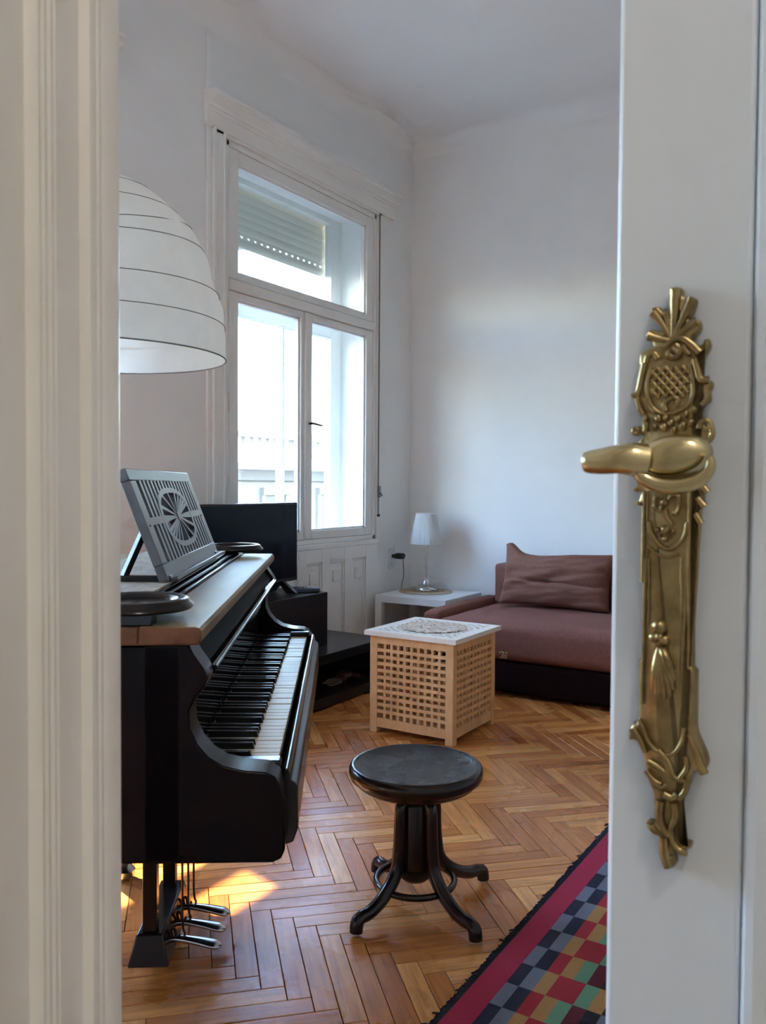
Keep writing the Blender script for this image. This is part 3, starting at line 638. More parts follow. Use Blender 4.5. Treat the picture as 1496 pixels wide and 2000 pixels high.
# keybed, key slip, key blocks
MB().box(-.45, .018, A0 + .066, A1 - .066, .612, .655).build('keybed', M['black'], pr, bevel=.004)
MB().prism([(-.010, .655), (-.010, .733), (-.014, .740), (-.020, .740), (-.0235, .733), (-.0235, .722), (-.030, .718), (-.036, .710), (-.036, .640), (-.028, .618), (-.010, .612)], A0 + .062, A1 - .062, lambda p, q, a: U(p, a, q)).build('key_slip', M['black'], pr, bevel=.002, angle=30)
MB().box(-.14, .008, A0 + .066, -.004, .655, .752).build('key_block', M['black'], pr, bevel=.004)
MB().box(-.14, .008, 1.176, A1 - .066, .655, .752).build('key_block', M['black'], pr, bevel=.004)
KW = 1.172 / 50
wk = MB().box(-.150, 0, .0007, KW - .0007, .722, .740).mesh('white_key'); bkm = MB()
bkm.add([(-.150, -.0055, .73), (-.044, -.0055, .73), (-.044, .0055, .73), (-.150, .0055, .73), (-.150, -.0047, .7525), (-.0485, -.0045, .7515), (-.0485, .0045, .7515), (-.150, .0047, .7525)], [(0,3,2,1),(4,5,6,7),(0,1,5,4),(1,2,6,5),(2,3,7,6),(3,0,4,7)])
bk = bkm.mesh('black_key')
rk = random.Random(5)
for i in range(50):
    o = link('white_key', wk, M['ivory'], pr, .0012, 2); o.location = (0, i * KW, rk.uniform(-.0009, .0006))
    if i < 49 and (i % 7) in (0, 2, 3, 5, 6):
        o = link('black_key', bk, M['ebony'], pr, .0012, 2); o.location = (0, (i + 1) * KW, rk.uniform(-.0005, .0005))
MB().box(-.146, -.137, 0, 1.172, .740, .7475).build('name_felt', M['felt'], pr)
# fall board: glossy board behind the keys with its folded lip
fbp = [(.141, .744), (.135, .868), (.122, .884), (.108, .894), (.1005, .901), (.0985, .908), (.1035, .912), (.120, .914), (.195, .914), (.195, .744)]
MB().prism(fbp, A0 + .066, A1 - .066, lambda p, q, a: U(p, a, q)).build('fall_board', M['black_gloss'], pr, angle=20)
MB().prism([(.112, .9135), (.120, .922), (.132, .940), (.136, .957), (.195, .957), (.195, .9135)], A0 + .066, A1 - .066, lambda p, q, a: U(p, a, q)).build('fall_board_flap', mat('shaded_black_flap', (.0015, .0015, .002), .5, spec=.02), pr, angle=35)  # near-black copy of the lacquer, colour holds the dark reflection under the lid
MB().tube([U(.0995, A0 + .07, .907), U(.0995, A1 - .07, .907)], .0035, 8).build('fall_board_lip', M['black_gloss'], pr)
# lid: narrow front board with brown edge, main lid behind
fl_ = MB()
lp_ = [(.108, .972), (.109, .979), (.113, .984), (.118, .9855), (.205, .9855), (.205, .957), (.116, .957), (.110, .962)]
fl_.prism(lp_, A0 - .010, A1 + .010, lambda p, q, a: U(p, a, q)); lo = fl_.build('front_lid', [M['worn_sheen'], M['brown_edge']], pr, bevel=.003, angle=30)
for p_ in lo.data.polygons:
    if abs(p_.normal.y) > .9 and p_.center.y < 0: p_.material_index = 1
lid2 = [(.50, A0 - .01), (1.36, A0 - .01), (1.62, -.07), (1.72, .06), (1.74, .22), (1.68, .43), (1.51, .60), (1.31, .72), (1.13, .86), (.99, 1.04), (.87, 1.20), (.75, A1 + .005), (.60, A1 + .01), (.50, A1 + .01)]
MB().prism(lid2, .957, .985, lambda p, q, a: U(p, q, a)).build('main_lid', M['worn_sheen'], pr, bevel=.004, angle=30)
MB().box(-.50, -.205, A0 - .008, A1 + .008, .957, .966).build('inner_deck', M['worn_sheen'], pr)
# rails and sliding music shelf
rl = MB(); rl.box(-.214, -.205, A0 + .0, A1 - .01, .966, .992); rl.build('shelf_rail', M['black'], pr, bevel=.002)
rl = MB(); rl.box(-.228, -.219, A0 + .05, A1 - .05, .966, .999); rl.build('shelf_rail', M['black'], pr, bevel=.002)
MB().box(-.46, -.232, .10, 1.09, .966, 1.004).build('music_shelf', M['black'], pr, bevel=.003)
MB().box(-.46, -.236, .105, 1.085, 1.004, 1.0095).build('shelf_top', mat('pale_worn_shelf', (.36, .32, .25), .5, var=1, vscale=60, vcol=(.16, .14, .11), bump=.1), pr, bevel=.001)
for a in (-.03, 1.195):
    tr = root('candle_tray', None, None); tr.parent = pr; tr.location = U(.226, a, 0)
    MB().lathe([(0, 1.012), (.060, 1.012), (.064, 1.017), (.070, 1.021), (.078, 1.021), (.083, 1.018), (.084, 1.014), (.089, 1.011), (.091, 1.007), (.087, 1.003), (.070, 1.001), (0, 1.001)], (0, 0, 0), 48).build('tray_disc', M['black'], tr, angle=50)
    MB().box(-.20, .02, -.045, .045, .966, 1.002).build('tray_slide', M['black'], tr, bevel=.002)
MB().box(-1.30, -.205, A0 - .010, A0 + .036, .957, .9855).build('lid_edge', M['brown_edge'], pr, bevel=.003)
MB().box(-.40, -.186, A0 - .002, A0 + .034, .9855, 1.010).build('tray_stop', M['black'], pr, bevel=.002)
# music desk (fretwork), tilted
DWD, DH = .672, .240
md = root('music_desk', None, None); md.parent = pr; md.location = U(.236, .275, 1.012); md.rotation_euler = (0, R(-21), 0)
# local: y along, z up the board, x = thickness (front +)
dk = M['desk_sheen']; T0, T1 = -.019, 0
fr_ = MB(); SX, ZB, ZT = .050, .036, .214
fr_.box(T0, T1, 0, DWD, 0, ZB); fr_.box(T0, T1, 0, DWD, ZT, DH); fr_.box(T0, T1, 0, SX, ZB, ZT); fr_.box(T0, T1, DWD - SX, DWD, ZB, ZT)
fr_.build('desk_frame', dk, md, bevel=.002)
cx, cz, ex_, ez_ = DWD / 2, (ZB + ZT) / 2, .172, .072
def sup(t, rx, rz, n=2.6):
    c, s = math.cos(t), math.sin(t)
    return (cx + rx * abs(c) ** (2 / n) * (1 if c >= 0 else -1), cz + rz * abs(s) ** (2 / n) * (1 if s >= 0 else -1))
nsl = 16; pitch = (DWD - 2 * SX) / (nsl + .5)
for i in range(nsl):
    y = SX + pitch * (i + 1) - pitch * .26; wd = pitch * .5
    dy = (y - cx + wd / 2) / (ex_ * .99)
    segs = []
    if abs(dy) < 1:
        h = ez_ * (1 - abs(dy) ** 2.6) ** (1 / 2.6) - .004
        segs = [(ZB - .002, cz - h), (cz + h, ZT + .002)]
    else: segs = [(ZB - .002, ZT + .002)]
    for z0, z1 in segs:
        if z1 - z0 > .003: MB().box(T0 + .001, T1 - .0005, y, y + wd, z0, z1).build('slat', dk, md)
for y0, y1 in ((SX - .002, cx - ex_ + .012), (cx + ex_ - .012, DWD - SX + .002)):
    MB().box(T0 + .0005, T1 - .0002, y0, y1, cz - .008, cz + .008).build('cross_bar', dk, md)
rg = MB(); n = 64; vs = []
for i in range(n):
    t = 2 * math.pi * i / n
    o_ = sup(t, ex_, ez_); i_ = sup(t, ex_ * .885, ez_ * .83)
    vs += [(T0, *o_), (T1, *o_), (T1, *i_), (T0, *i_)]
fs = [(4 * i + q, 4 * ((i + 1) % n) + q, 4 * ((i + 1) % n) + (q + 1) % 4, 4 * i + (q + 1) % 4) for i in range(n) for q in range(4)]
rg.add(vs, fs).build('medallion_ring', dk, md, angle=30)
for i, tdeg in enumerate((0, 22, 34, 46, 60, 76, 96, 122, 158, 180, 202, 214, 226, 240, 256, 276, 302, 338)):
    t = R(tdeg); end = sup(t, ex_ * .90, ez_ * .86); d = Vector((end[0] - cx, end[1] - cz)); L = d.length; d.normalize(); nn_ = Vector((-d.y, d.x))
    w0, w1 = .0018, (.0085 if tdeg in (0, 180) else .0050)
    q = [(cx + nn_.x * w0, cz + nn_.y * w0), (cx - nn_.x * w0, cz - nn_.y * w0), (end[0] - nn_.x * w1, end[1] - nn_.y * w1), (end[0] + nn_.x * w1, end[1] + nn_.y * w1)]
    MB().prism(q, T0 + .0008, T1 - .0004, lambda p, q_, a: (a, p, q_)).build('spoke', dk, md)
MB().prism([(cx + .012 * math.cos(R(a)), cz + .012 * math.sin(R(a))) for a in range(0, 360, 30)], T0, T1 + .001, lambda p, q_, a: (a, p, q_)).build('hub', dk, md, bevel=.001)
MB().box(T0 - .004, T1 + .014, .02, DWD - .02, -.006, .004).build('book_ledge', dk, md, bevel=.002)
for a in (.295, .905):
    pp = MB(); pp.tube([U(.283, a, 1.125), U(.330, a, 1.018)], .0085, 4); pp.build('desk_prop', M['black'], pr)
    MB().box(-.345, -.236, a - .009, a + .009, 1.008, 1.022).build('prop_bar', M['black'], pr, bevel=.002)
# lyre, pedals and rods
ly = root('pedal_lyre', None, None); ly.parent = pr
def trap(u0, u1, a0, a1, z0, z1, top):
    return MB().add([U(u0 - top, a0 - top, z0), U(u1 + top, a0 - top, z0), U(u1 + top, a1 + top, z0), U(u0 - top, a1 + top, z0), U(u0, a0, z1), U(u1, a0, z1), U(u1, a1, z1), U(u0, a1, z1)], [(0,1,2,3),(7,6,5,4),(0,4,5,1),(1,5,6,2),(2,6,7,3),(3,7,4,0)])
trap(.322, .385, .615, .90, .045, .118, .018).build('pedal_box', M['black'], ly, bevel=.004)
for a in (.625, .855): MB().box(-.372, -.338, a, a + .030, .118, .615).build('lyre_post', M['black'], ly, bevel=.003)
MB().box(-.40, -.30, .60, .90, .596, .614).build('lyre_head', M['black'], ly, bevel=.003)
for i, a in enumerate((.668, .748, .828)):
    P = spline([U(.335, a, .075), U(.295, a, .078), U(.250, a, .072), U(.215, a - .002, .066), U(.195, a - .003, .062), U(.188, a - .003, .061), U(.1865, a - .003, .0608)], 6); k = len(P)
    xs_ = [p.x for p in P]; rad = []; thk = []
    for p in P:
        t_ = (p.x + .335) / .1485; r = .010 + .011 * max(0, min(1, (t_ - .2) / .6)) ** 1.2
        e_ = max(0, (t_ - .86) / .14); r *= math.sqrt(max(.02, 1 - e_ * e_)); rad.append(r); thk.append(.0085 * math.sqrt(max(.03, 1 - e_ * e_)))
    mb = MB(); vs = []; n = 14
    for j, p in enumerate(P):
        for q in range(n):
            an = 2 * math.pi * q / n; vs.append((p.x, p.y + rad[j] * math.cos(an), p.z + thk[j] * math.sin(an)))
    mb.add(vs, [(j * n + q, j * n + (q + 1) % n, (j + 1) * n + (q + 1) % n, (j + 1) * n + q) for j in range(k - 1) for q in range(n)] + [list(range(n)), [(k - 1) * n + q for q in range(n)]])
    mb.build('pedal', M['steel'], ly, angle=60)
    MB().tube(spline([U(.285, a + .004, .615), U(.285, a + .004, .20), U(.284, a + .004, .11), U(.279, a + .004, .088), U(.286, a + .004, .076), U(.293, a + .004, .090)], 5), .0028, 6).build('pedal_rod', M['rod'], ly)
    MB().tube(spline([U(.300, a, .085), U(.304, a, .102), U(.312, a, .100), U(.310, a, .085)], 4), .004, 6).build('pedal_spring', M['rod'], ly)
# legs of the piano (square tapered, on casters)
for u, a in ((.95, -.02), (.55, 1.16), (1.45, .25)):
    lg_ = trap(u - .05, u + .05, a - .05, a + .05, .06, .613, -.015).build('leg', M['black'], pr, bevel=.004)
    MB().lathe([(0, 0), (.012, .002), (.030, .012), (.032, .03), (.020, .045), (.012, .062), (0, .062)], U(u, a, 0), 16).build('caster', M['steel'], lg_)

# ------------------------------------------------------------------ piano stool
SC = (-1.188, 2.073)
sr = root('piano_stool', 'dark round bentwood swivel stool standing before the piano keyboard', 'stool', (*SC, 0), 0)
tilt = Matrix.Rotation(R(-1.6), 4, Vector((.533, -.846, 0)))
seat = MB().lathe([(0, .397), (.08, .3975), (.130, .400), (.160, .405), (.172, .409), (.178, .4105)], (0, 0, 0), 56).build('seat', M['stool_seat'], sr, angle=60)
MB().lathe([(.174, .4098), (.181, .4115), (.187, .408), (.191, .399), (.192, .388), (.189, .376), (.181, .369), (.174, .366), (.170, .358), (.158, .350), (.130, .345), (0, .345)], (0, 0, 0), 56).build('seat_rim', M['stool'], sr, angle=60)
MB().lathe([(0, .350), (.042, .350), (.048, .343), (.050, .330), (.046, .318), (.043, .312), (.048, .306), (.052, .296), (.053, .160), (.055, .145), (.055, .115), (.050, .092), (.036, .078), (.014, .071), (0, .070)], (0, 0, 0), 28).build('column', M['stool'], sr, angle=50)
for k, (ang, ln) in enumerate(((-102, .95), (-21, 1.03), (66, 1.04), (152, .90))):
    ca, sa = math.cos(R(ang)), math.sin(R(ang))
    rz_ = [(.050, .308), (.064, .302), (.068, .270), (.069, .220), (.073, .170), (.082, .125), (.110, .088), (.150, .060), (.195, .044), (.226, .043), (.243, .034), (.247, .010)]
    P = spline([(r * ca * ln, r * sa * ln, z) for r, z in rz_], 5); m_ = len(P)
    rad = [.0155 + .0035 * math.sin(math.pi * i / m_) for i in range(m_)]
    for i in range(m_ - 8, m_): rad[i] = .0185
    MB().tube(P, rad, 12).build('leg', M['stool'], sr, angle=70)
rp_ = [(.112 * math.cos(R(a)), .112 * math.sin(R(a)), .074) for a in range(0, 361, 10)]
MB().tube(rp_, .0095, 10, cap=False).build('foot_ring', M['stool'], sr, angle=70)

# ------------------------------------------------------------------ tv bench, box, tv, remote
tb = root('tv_bench', 'long low black tv bench along the window wall', 'tv bench', (0, 0, 0))
BX0, BX1, BY0, BY1, BZ = -3.16, -2.645, 2.60, 4.275, .296
box('top_board', M['tv_bench'], tb, BX0, BX1, BY0, BY1, BZ - .05, BZ, bevel=.002)
box('bottom_board', M['tv_bench'], tb, BX0, BX1 - .004, BY0, BY1, .012, .062, bevel=.002)
for y in (BY0, BY1 - .05): box('side_panel', M['tv_bench'], tb, BX0, BX1 - .002, y, y + .05, .062, BZ - .05)
box('back_panel', M['tv_bench'], tb, BX0, BX0 + .012, BY0, BY1, .062, BZ - .05)
for y in (2.63, 4.20):
    for x in (BX0 + .03, BX1 - .07): box('foot', M['plastic'], tb, x, x + .04, y, y + .04, 0, .012)
bx_ = root('cabinet_box', 'black box standing on the tv bench under the television', 'box', (0, 0, 0))
box('box_body', M['tv_bench'], bx_, -3.13, -2.80, 3.02, 3.865, BZ, .600, bevel=.003)
tv = root('television', 'black flat screen television on the black box by the window', 'television', (-2.985, 3.39, 0), R(2.5))
box('tv_housing', M['plastic'], tv, -.05, 0, -.46, .46, .655, 1.104, bevel=.006)
box('screen', M['screen'], tv, -.001, .0012, -.448, .448, .675, 1.094)
for s in (-1, 1):
    MB().prism([(.045, .602), (.115, .602), (.02, .665), (-.02, .665)], s * .30 - .012, s * .30 + .012, lambda p, q, a: (p, a, q)).build('tv_foot', M['plastic'], tv)
    MB().prism([(-.045, .602), (-.13, .602), (-.02, .665), (.02, .665)], s * .30 - .012, s * .30 + .012, lambda p, q, a: (p, a, q)).build('tv_foot', M['plastic'], tv)
rm = root('remote_control', 'dark slate box-like remote lying on the black box', 'remote', (-2.90, 3.775, .6005), R(-60))
box('remote_body', mat('slate_blue_plastic', (.055, .07, .095), .35), rm, -.030, .030, -.090, .090, 0, .026, bevel=.006)
bt = MB()
for i in range(6):
    for j in range(3): bt.box(-.016 + j * .013, -.008 + j * .013, -.07 + i * .02, -.060 + i * .02, .025, .0275)
bt.build('buttons', M['plastic'], rm)
# things lying in the dark open bench: game pad and coiled lead
gp_ = root('game_controller', 'small dark red game controller lying inside the open tv bench', 'controller', (-2.80, 4.045, .062), R(75))
gm = MB(); gm.ball((0, 0, .028), (.058, .034, .022), 18, 10); gm.ball((-.052, -.028, .022), (.024, .040, .020), 14, 8); gm.ball((.052, -.028, .022), (.024, .040, .020), 14, 8)
gm.build('controller_body', M['red_case'], gp_)
for x in (-.022, .022): MB().lathe([(.004, 0), (.004, .012), (.010, .014), (.010, .018), (0, .019)], (x, -.006, .045), 12).build('thumb_stick', M['plastic'], gp_)
lc = MB(); P = []
for i in range(60):
    a = i / 60 * 2 * math.pi * 2.6; r = .045 + .012 * math.sin(i * .7); P.append((-2.79 + r * math.cos(a) * .8, 3.90 + r * math.sin(a) * 1.3, .074 + .010 * (i / 60) + .005 * math.sin(i * .5)))
P += [(-2.775, 3.965, .085)]
tag(lc.tube(P, .0035, 6).build('coiled_cable', mat('beige_cable', (.30, .26, .20), .5)), 'thin beige cable coiled on the open tv bench shelf', 'cable')

# ------------------------------------------------------------------ storage cube with lattice sides
HX, HY = -1.752, 3.412
hc = root('storage_cube', 'wooden lattice storage cube with pale perforated lid', 'side table', (HX, HY, 0), 0)
# local: x from -.5 to 0, y from 0 to .5
wd_ = M['pine']; IN = .021
for x in (-.5 + IN, -IN - .042):
    for y in (IN, .5 - IN - .042):
        box('corner_post', wd_, hc, x, x + .042, y, y + .042, 0, .478, bevel=.003)
S0, S1 = IN + .042, .5 - IN - .042   # slat field
def side(nm, fn, w_z):
    pass
nv, nh = 10, 11
zlo, zhi = .062, .448
def add_side(axis, pos, out):
    """lattice side; axis 'x' runs along x at y=pos; out=+1/-1 direction outwards"""
    def bx(name, a0, a1, d0, d1, z0, z1, m=wd_):
        d0, d1 = sorted((pos + out * d0, pos + out * d1))
        if axis == 'x': return box(name, m, hc, -a1, -a0, d0, d1, z0, z1)
        return box(name, m, hc, d0, d1, a0, a1, z0, z1)
    bx('rail', S0, S1, -.020, -.002, zhi - .010, .478); bx('rail', S0, S1, -.020, -.002, .030, zlo + .012)
    ph = (zhi - zlo - .02) / nh
    for i in range(nh - 1): bx('slat', S0 - .002, S1 + .002, -.010, -.003, zlo + .012 + ph * (i + 1) - ph * .235, zlo + .012 + ph * (i + 1) + ph * .235)
    pw = (S1 - S0) / nv
    for i in range(nv - 1): bx('slat', S0 + pw * (i + 1) - pw * .19, S0 + pw * (i + 1) + pw * .19, -.018, -.0105, zlo, zhi)
add_side('x', IN, -1); add_side('x', .5 - IN, 1); add_side('y', -IN, 1); add_side('y', -.5 + IN, -1)
box('bottom_board', wd_, hc, -.47, -.03, .03, .47, .035, .045)
# lid with rings of real square holes: built as a grid of strips with the hole cells left open
def lid_mesh():
    N = 80; st = .5 / N; mb = MB()
    holes = set()
    c = .25
    spots = [(.183, 2 * math.pi * i / 28) for i in range(28)]
    for q in range(4):
        d = math.pi / 4 + q * math.pi / 2
        spots += [(.215, d + t * .15) for t in (-2, -1, 0, 1, 2)] + [(.245, d + t * .13) for t in (-1, 0, 1)] + [(.275, d)]
    for r_, a in spots:
        gx, gy = round((c + r_ * math.cos(a)) / st), round((c + r_ * math.sin(a)) / st)
        for u_ in (-1, 0, 1):
            for v_ in (-1, 0, 1): holes.add((gx + u_, gy + v_))
    z0, z1 = .478, .500
    V = {}; vs = []; fs = []
    def vid(i, j, k):
        if (i, j, k) not in V: V[(i, j, k)] = len(vs); vs.append((-.5 + i * st, j * st, (z0, z1)[k]))
        return V[(i, j, k)]
    full = lambda i, j: 0 <= i < N and 0 <= j < N and (i, j) not in holes
    for i in range(N):
        for j in range(N):
            if not full(i, j): continue
            fs.append((vid(i, j, 1), vid(i + 1, j, 1), vid(i + 1, j + 1, 1), vid(i, j + 1, 1))); fs.append((vid(i, j, 0), vid(i, j + 1, 0), vid(i + 1, j + 1, 0), vid(i + 1, j, 0)))
            for di, dj, e in ((-1, 0, ((0, 1), (0, 0))), (1, 0, ((1, 0), (1, 1))), (0, -1, ((0, 0), (1, 0))), (0, 1, ((1, 1), (0, 1)))):
                if not full(i + di, j + dj):
                    (a, b), (c_, d) = e; fs.append((vid(i + a, j + b, 0), vid(i + c_, j + d, 0), vid(i + c_, j + d, 1), vid(i + a, j + b, 1)))
    return mb.add(vs, fs)
lid_mesh().build('lid', M['pine_top'], hc, smooth=False)
# round mosaic mat lying on the cube
mm = root('mosaic_mat', 'round pale openwork table mat lying on the lattice cube', 'table mat', (HX - .25, HY + .25, .5005), 0)
rr_ = random.Random(11); loops = MB()
for i in range(480):
    a = rr_.uniform(0, 6.283); r = .158 * math.sqrt(rr_.random()); s = rr_.uniform(.006, .012); cx_, cy_ = r * math.cos(a), r * math.sin(a); q0 = rr_.uniform(0, 6.28)
    P = [(cx_ + s * math.cos(q0 + t * 1.05) * 1.2, cy_ + s * math.sin(q0 + t * 1.05), .0028 + .0012 * rr_.random()) for t in range(6)]
    loops.tube(P, .0023, 5)
tag(loops.build('strands', M['mat_shell'], mm), kind='stuff')
MB().lathe([(0, 0), (.160, 0), (.164, .001), (.160, .0018), (0, .0018)], (0, 0, 0), 48).build('mat_base', mat('brown_mat_backing', (.15, .07, .04), .8), mm)

# ------------------------------------------------------------------ white side table, mat, lamp
lk = root('side_table', 'plain white square side table in the corner by the sofa', 'side table', (-2.590, 4.892, 0))
box('table_top', M['white_lack'], lk, -.55, 0, 0, .55, .400, .450, bevel=.003)
for x in (-.55, -.05):
    for y in (0, .50): box('leg', M['white_lack'], lk, x, x + .05, y, y + .05, 0, .400, bevel=.002)
LP = (-2.925, 5.225)
ms = root('straw_mat', 'round woven straw mat under the table lamp', 'table mat', (*LP, .4502))
for i in range(16):
    r = .010 + i * .0118
    MB().tube([(r * math.cos(R(a)), r * math.sin(R(a)), .0034) for a in range(0, 361, 10)], (.0062), 6, cap=False, flat=.5, up=(0, 0, 1)).build('straw_coil', M['mat_straw'], ms)
tl = root('table_lamp', 'nickel table lamp with white pleated shade on white table', 'lamp', (*LP, .4570))
MB().lathe([(0, 0), (.080, 0), (.083, .006), (.082, .016), (.074, .028), (.058, .037), (.040, .043), (.032, .050), (.026, .062), (.018, .076), (.012, .084), (.014, .088), (.012, .093), (.006, .097), (0, .097)], (0, 0, 0), 40).build('lamp_base', M['chrome'], tl, angle=50)
MB().tube([(0, 0, .09), (0, 0, .40)], .0065, 14).build('lamp_stem', M['chrome'], tl)
MB().lathe([(0, .325), (.020, .325), (.020, .350), (0, .350)], (0, 0, 0), 18).build('lamp_socket', M['chrome'], tl)
n = 120; shv = []; shp = []
for i in range(n):
    a = 2 * math.pi * i / n; k_ = (.0028 if i % 2 else -.0028)
    for r, z in ((.112, .335), (.112, .340), (.0905, .450), (.073, .548), (.072, .552)): shv.append(((r + k_) * math.cos(a), (r + k_) * math.sin(a), z))
sm_ = MB().add(shv, [(i * 5 + q, ((i + 1) % n) * 5 + q, ((i + 1) % n) * 5 + q + 1, i * 5 + q + 1) for i in range(n) for q in range(4)]); sm_.build('lamp_shade', M['shade'], tl, angle=80)
for r, z in ((.1135, .337), (.0740, .551)): MB().tube([(r * math.cos(R(a)), r * math.sin(R(a)), z) for a in range(0, 361, 8)], .0022, 6, cap=False).build('shade_band', M['shade'], tl)
ch = MB(); ch.tube([(.022, -.012, .335), (.022, -.012, .245)], .0008, 5); ch.ball((.022, -.012, .242), .005); ch.build('pull_chain', M['chrome'], tl)
# socket, adapter and lead on the window wall
sk = root('wall_socket', 'white wall socket plate by the corner', 'socket', (XW, 5.205, .672))
box('socket_plate', M['socket'], sk, 0, .010, -.042, .042, -.075, .075, bevel=.006)
MB().lathe([(0, 0), (.022, 0), (.022, .012), (0, .012)], (0, 0, 0), 20, fn=lambda v: (v[2] + .006, v[0], v[1] - .03)).build('socket_face', M['socket'], sk)
ad_ = root('plug_adapter', 'black plug adapter in the wall socket with hanging lead', 'adapter', (XW + .011, 5.215, .695))
MB().lathe([(0, 0), (.016, 0), (.020, .02), (.030, .03), (.032, .055), (.030, .085), (.022, .088), (0, .088)], (0, 0, 0), 20, fn=lambda v: (v[2], v[0] * 1.1, v[1] * .72)).build('adapter_body', M['plastic'], ad_, angle=50)
MB().tube(spline([(.078, .01, -.018), (.080, .012, -.08), (.088, .005, -.14), (.085, -.012, -.19), (.083, -.02, -.235)], 6), .0022, 6).build('lead', M['cable_grey'], ad_)

# ------------------------------------------------------------------ sofa
sf = root('sofa', 'dark brown fabric sofa bed along the far wall', 'sofa', (0, 0, 0))
def soft(name, x0, x1, y0, y1, z0, z1, m, par, e=.035, puff=.012, n=14, seed=0, wr=.004):
    """rounded upholstered block"""
    mb = MB(); cxx, cyy, czz = (x0 + x1) / 2, (y0 + y1) / 2, (z0 + z1) / 2; hx, hy, hz = (x1 - x0) / 2, (y1 - y0) / 2, (z1 - z0) / 2
    bm = bmesh.new(); bmesh.ops.create_cube(bm, size=2); bmesh.ops.subdivide_edges(bm, edges=bm.edges, cuts=n, use_grid_fill=True)
    for v in bm.verts:
        q = Vector((v.co.x * hx, v.co.y * hy, v.co.z * hz)); c = Vector((max(-hx + e, min(hx - e, q.x)), max(-hy + e, min(hy - e, q.y)), max(-hz + e, min(hz - e, q.z))))
        d = q - c
        if d.length > 1e-6: q = c + d.normalized() * e
        fx, fy, fz = 1 - abs(v.co.x) ** 2, 1 - abs(v.co.y) ** 2, 1 - abs(v.co.z) ** 2
        if abs(v.co.z) > .99: q.z += puff * fx * fy * (1 if v.co.z > 0 else 0)
        if abs(v.co.y) > .99: q.y += puff * .5 * fx * fz * (1 if v.co.y > 0 else -1)
        nz = mnoise.noise(Vector((q.x * 7 + seed, q.y * 7, q.z * 9))); q += d.normalized() * nz * wr if d.length > 1e-6 else Vector()
        v.co = q + Vector((cxx, cyy, czz))
    me = bpy.data.meshes.new(name); bm.to_mesh(me); bm.free(); me.shade_smooth(); return link(name, me, m, par)
SX0 = -2.525
soft('seat_mattress', SX0 + .125, .55, 4.415, 5.30, .205, .425, M['sofa'], sf, .055, .020, 24, 1)
soft('side_bolster', SX0, SX0 + .122, 4.47, 5.42, .05, .445, M['sofa'], sf, .030, .008, 14, 2)
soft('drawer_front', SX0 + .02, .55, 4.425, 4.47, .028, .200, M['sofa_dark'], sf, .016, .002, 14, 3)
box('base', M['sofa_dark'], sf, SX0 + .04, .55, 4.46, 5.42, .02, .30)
soft('backrest', -2.405, .55, 5.235, 5.44, .40, .685, M['sofa'], sf, .035, .006, 18, 4)
for x in (SX0 + .05, -1.0, .45): box('foot', M['plastic'], sf, x, x + .05, 4.60, 4.65, 0, .028)
hk = MB(); hk.tube(spline([(-1.975, 4.408, .235), (-1.968, 4.392, .250), (-1.955, 4.390, .262), (-1.945, 4.405, .250)], 5), .005, 7); hk.box(-1.985, -1.935, 4.412, 4.418, .222, .262)
hk.build('pull_latch', M['chrome'], sf)
def pillow(name, label, w_, h_, t_, loc, rx, rz, seed, horn=(0, 0)):
    n = 34; mb = MB(); vs = []; fs = []
    for side_ in (1, -1):
        for i in range(n + 1):
            for j in range(n + 1):
                u, v = -1 + 2 * i / n, -1 + 2 * j / n
                pin = 1 - .055 * (1 - abs(u) ** 3) * abs(v) ** 4 - 0
                x = u * w_ / 2 * (1 - .05 * (1 - v * v)); z = v * h_ / 2 * (1 - .06 * (1 - u * u))
                b = ((1 - abs(u) ** 2.6) * (1 - abs(v) ** 2.6)) ** .42
                wr = .024 * mnoise.noise(Vector((u * 1.5 + seed, v * 3.2 - u * 1.6, seed))) + .011 * mnoise.noise(Vector((u * 3.2 - v * 2 + seed, v * 7, 3)))
                crease = -.020 * math.exp(-((v + .18 + .05 * u) / .05) ** 2) * max(0, 1 - u ** 6)
                y = side_ * -(t_ / 2 * b + (wr + (crease if side_ > 0 else 0)) * min(1, b * 2))
                # raised corner tip at the upper left
                z += horn[0] * math.exp(-(((u + .90) / .17) ** 2 + ((v - 1) / .45) ** 2)) - horn[1] * math.exp(-(((u + .35) / .5) ** 2 + ((v - 1) / .35) ** 2))
                vs.append((x, y, z))
    m_ = (n + 1) ** 2
    for s in (0, 1):
        for i in range(n):
            for j in range(n):
                q = (s * m_ + i * (n + 1) + j, s * m_ + (i + 1) * (n + 1) + j, s * m_ + (i + 1) * (n + 1) + j + 1, s * m_ + i * (n + 1) + j + 1); fs.append(q if s == 0 else q[::-1])
    o = mb.add(vs, fs).build(name, M['cushion'], None, angle=80, weld=True); o.location = loc; o.rotation_euler = (rx, 0, rz)
    return tag(o, label, 'cushion', 'cushions on the sofa')
pillow('back_cushion', 'rumpled brown back cushion leaning on the sofa, one corner peaked', .74, .36, .20, (-1.905, 5.075, .615), R(-16), R(-2), 2.3, (.055, .02))
pillow('back_cushion', 'brown back cushion further right on the sofa, mostly behind the door', .74, .36, .20, (-1.10, 5.07, .615), R(-16), R(0), 7.1, (.0, .01))

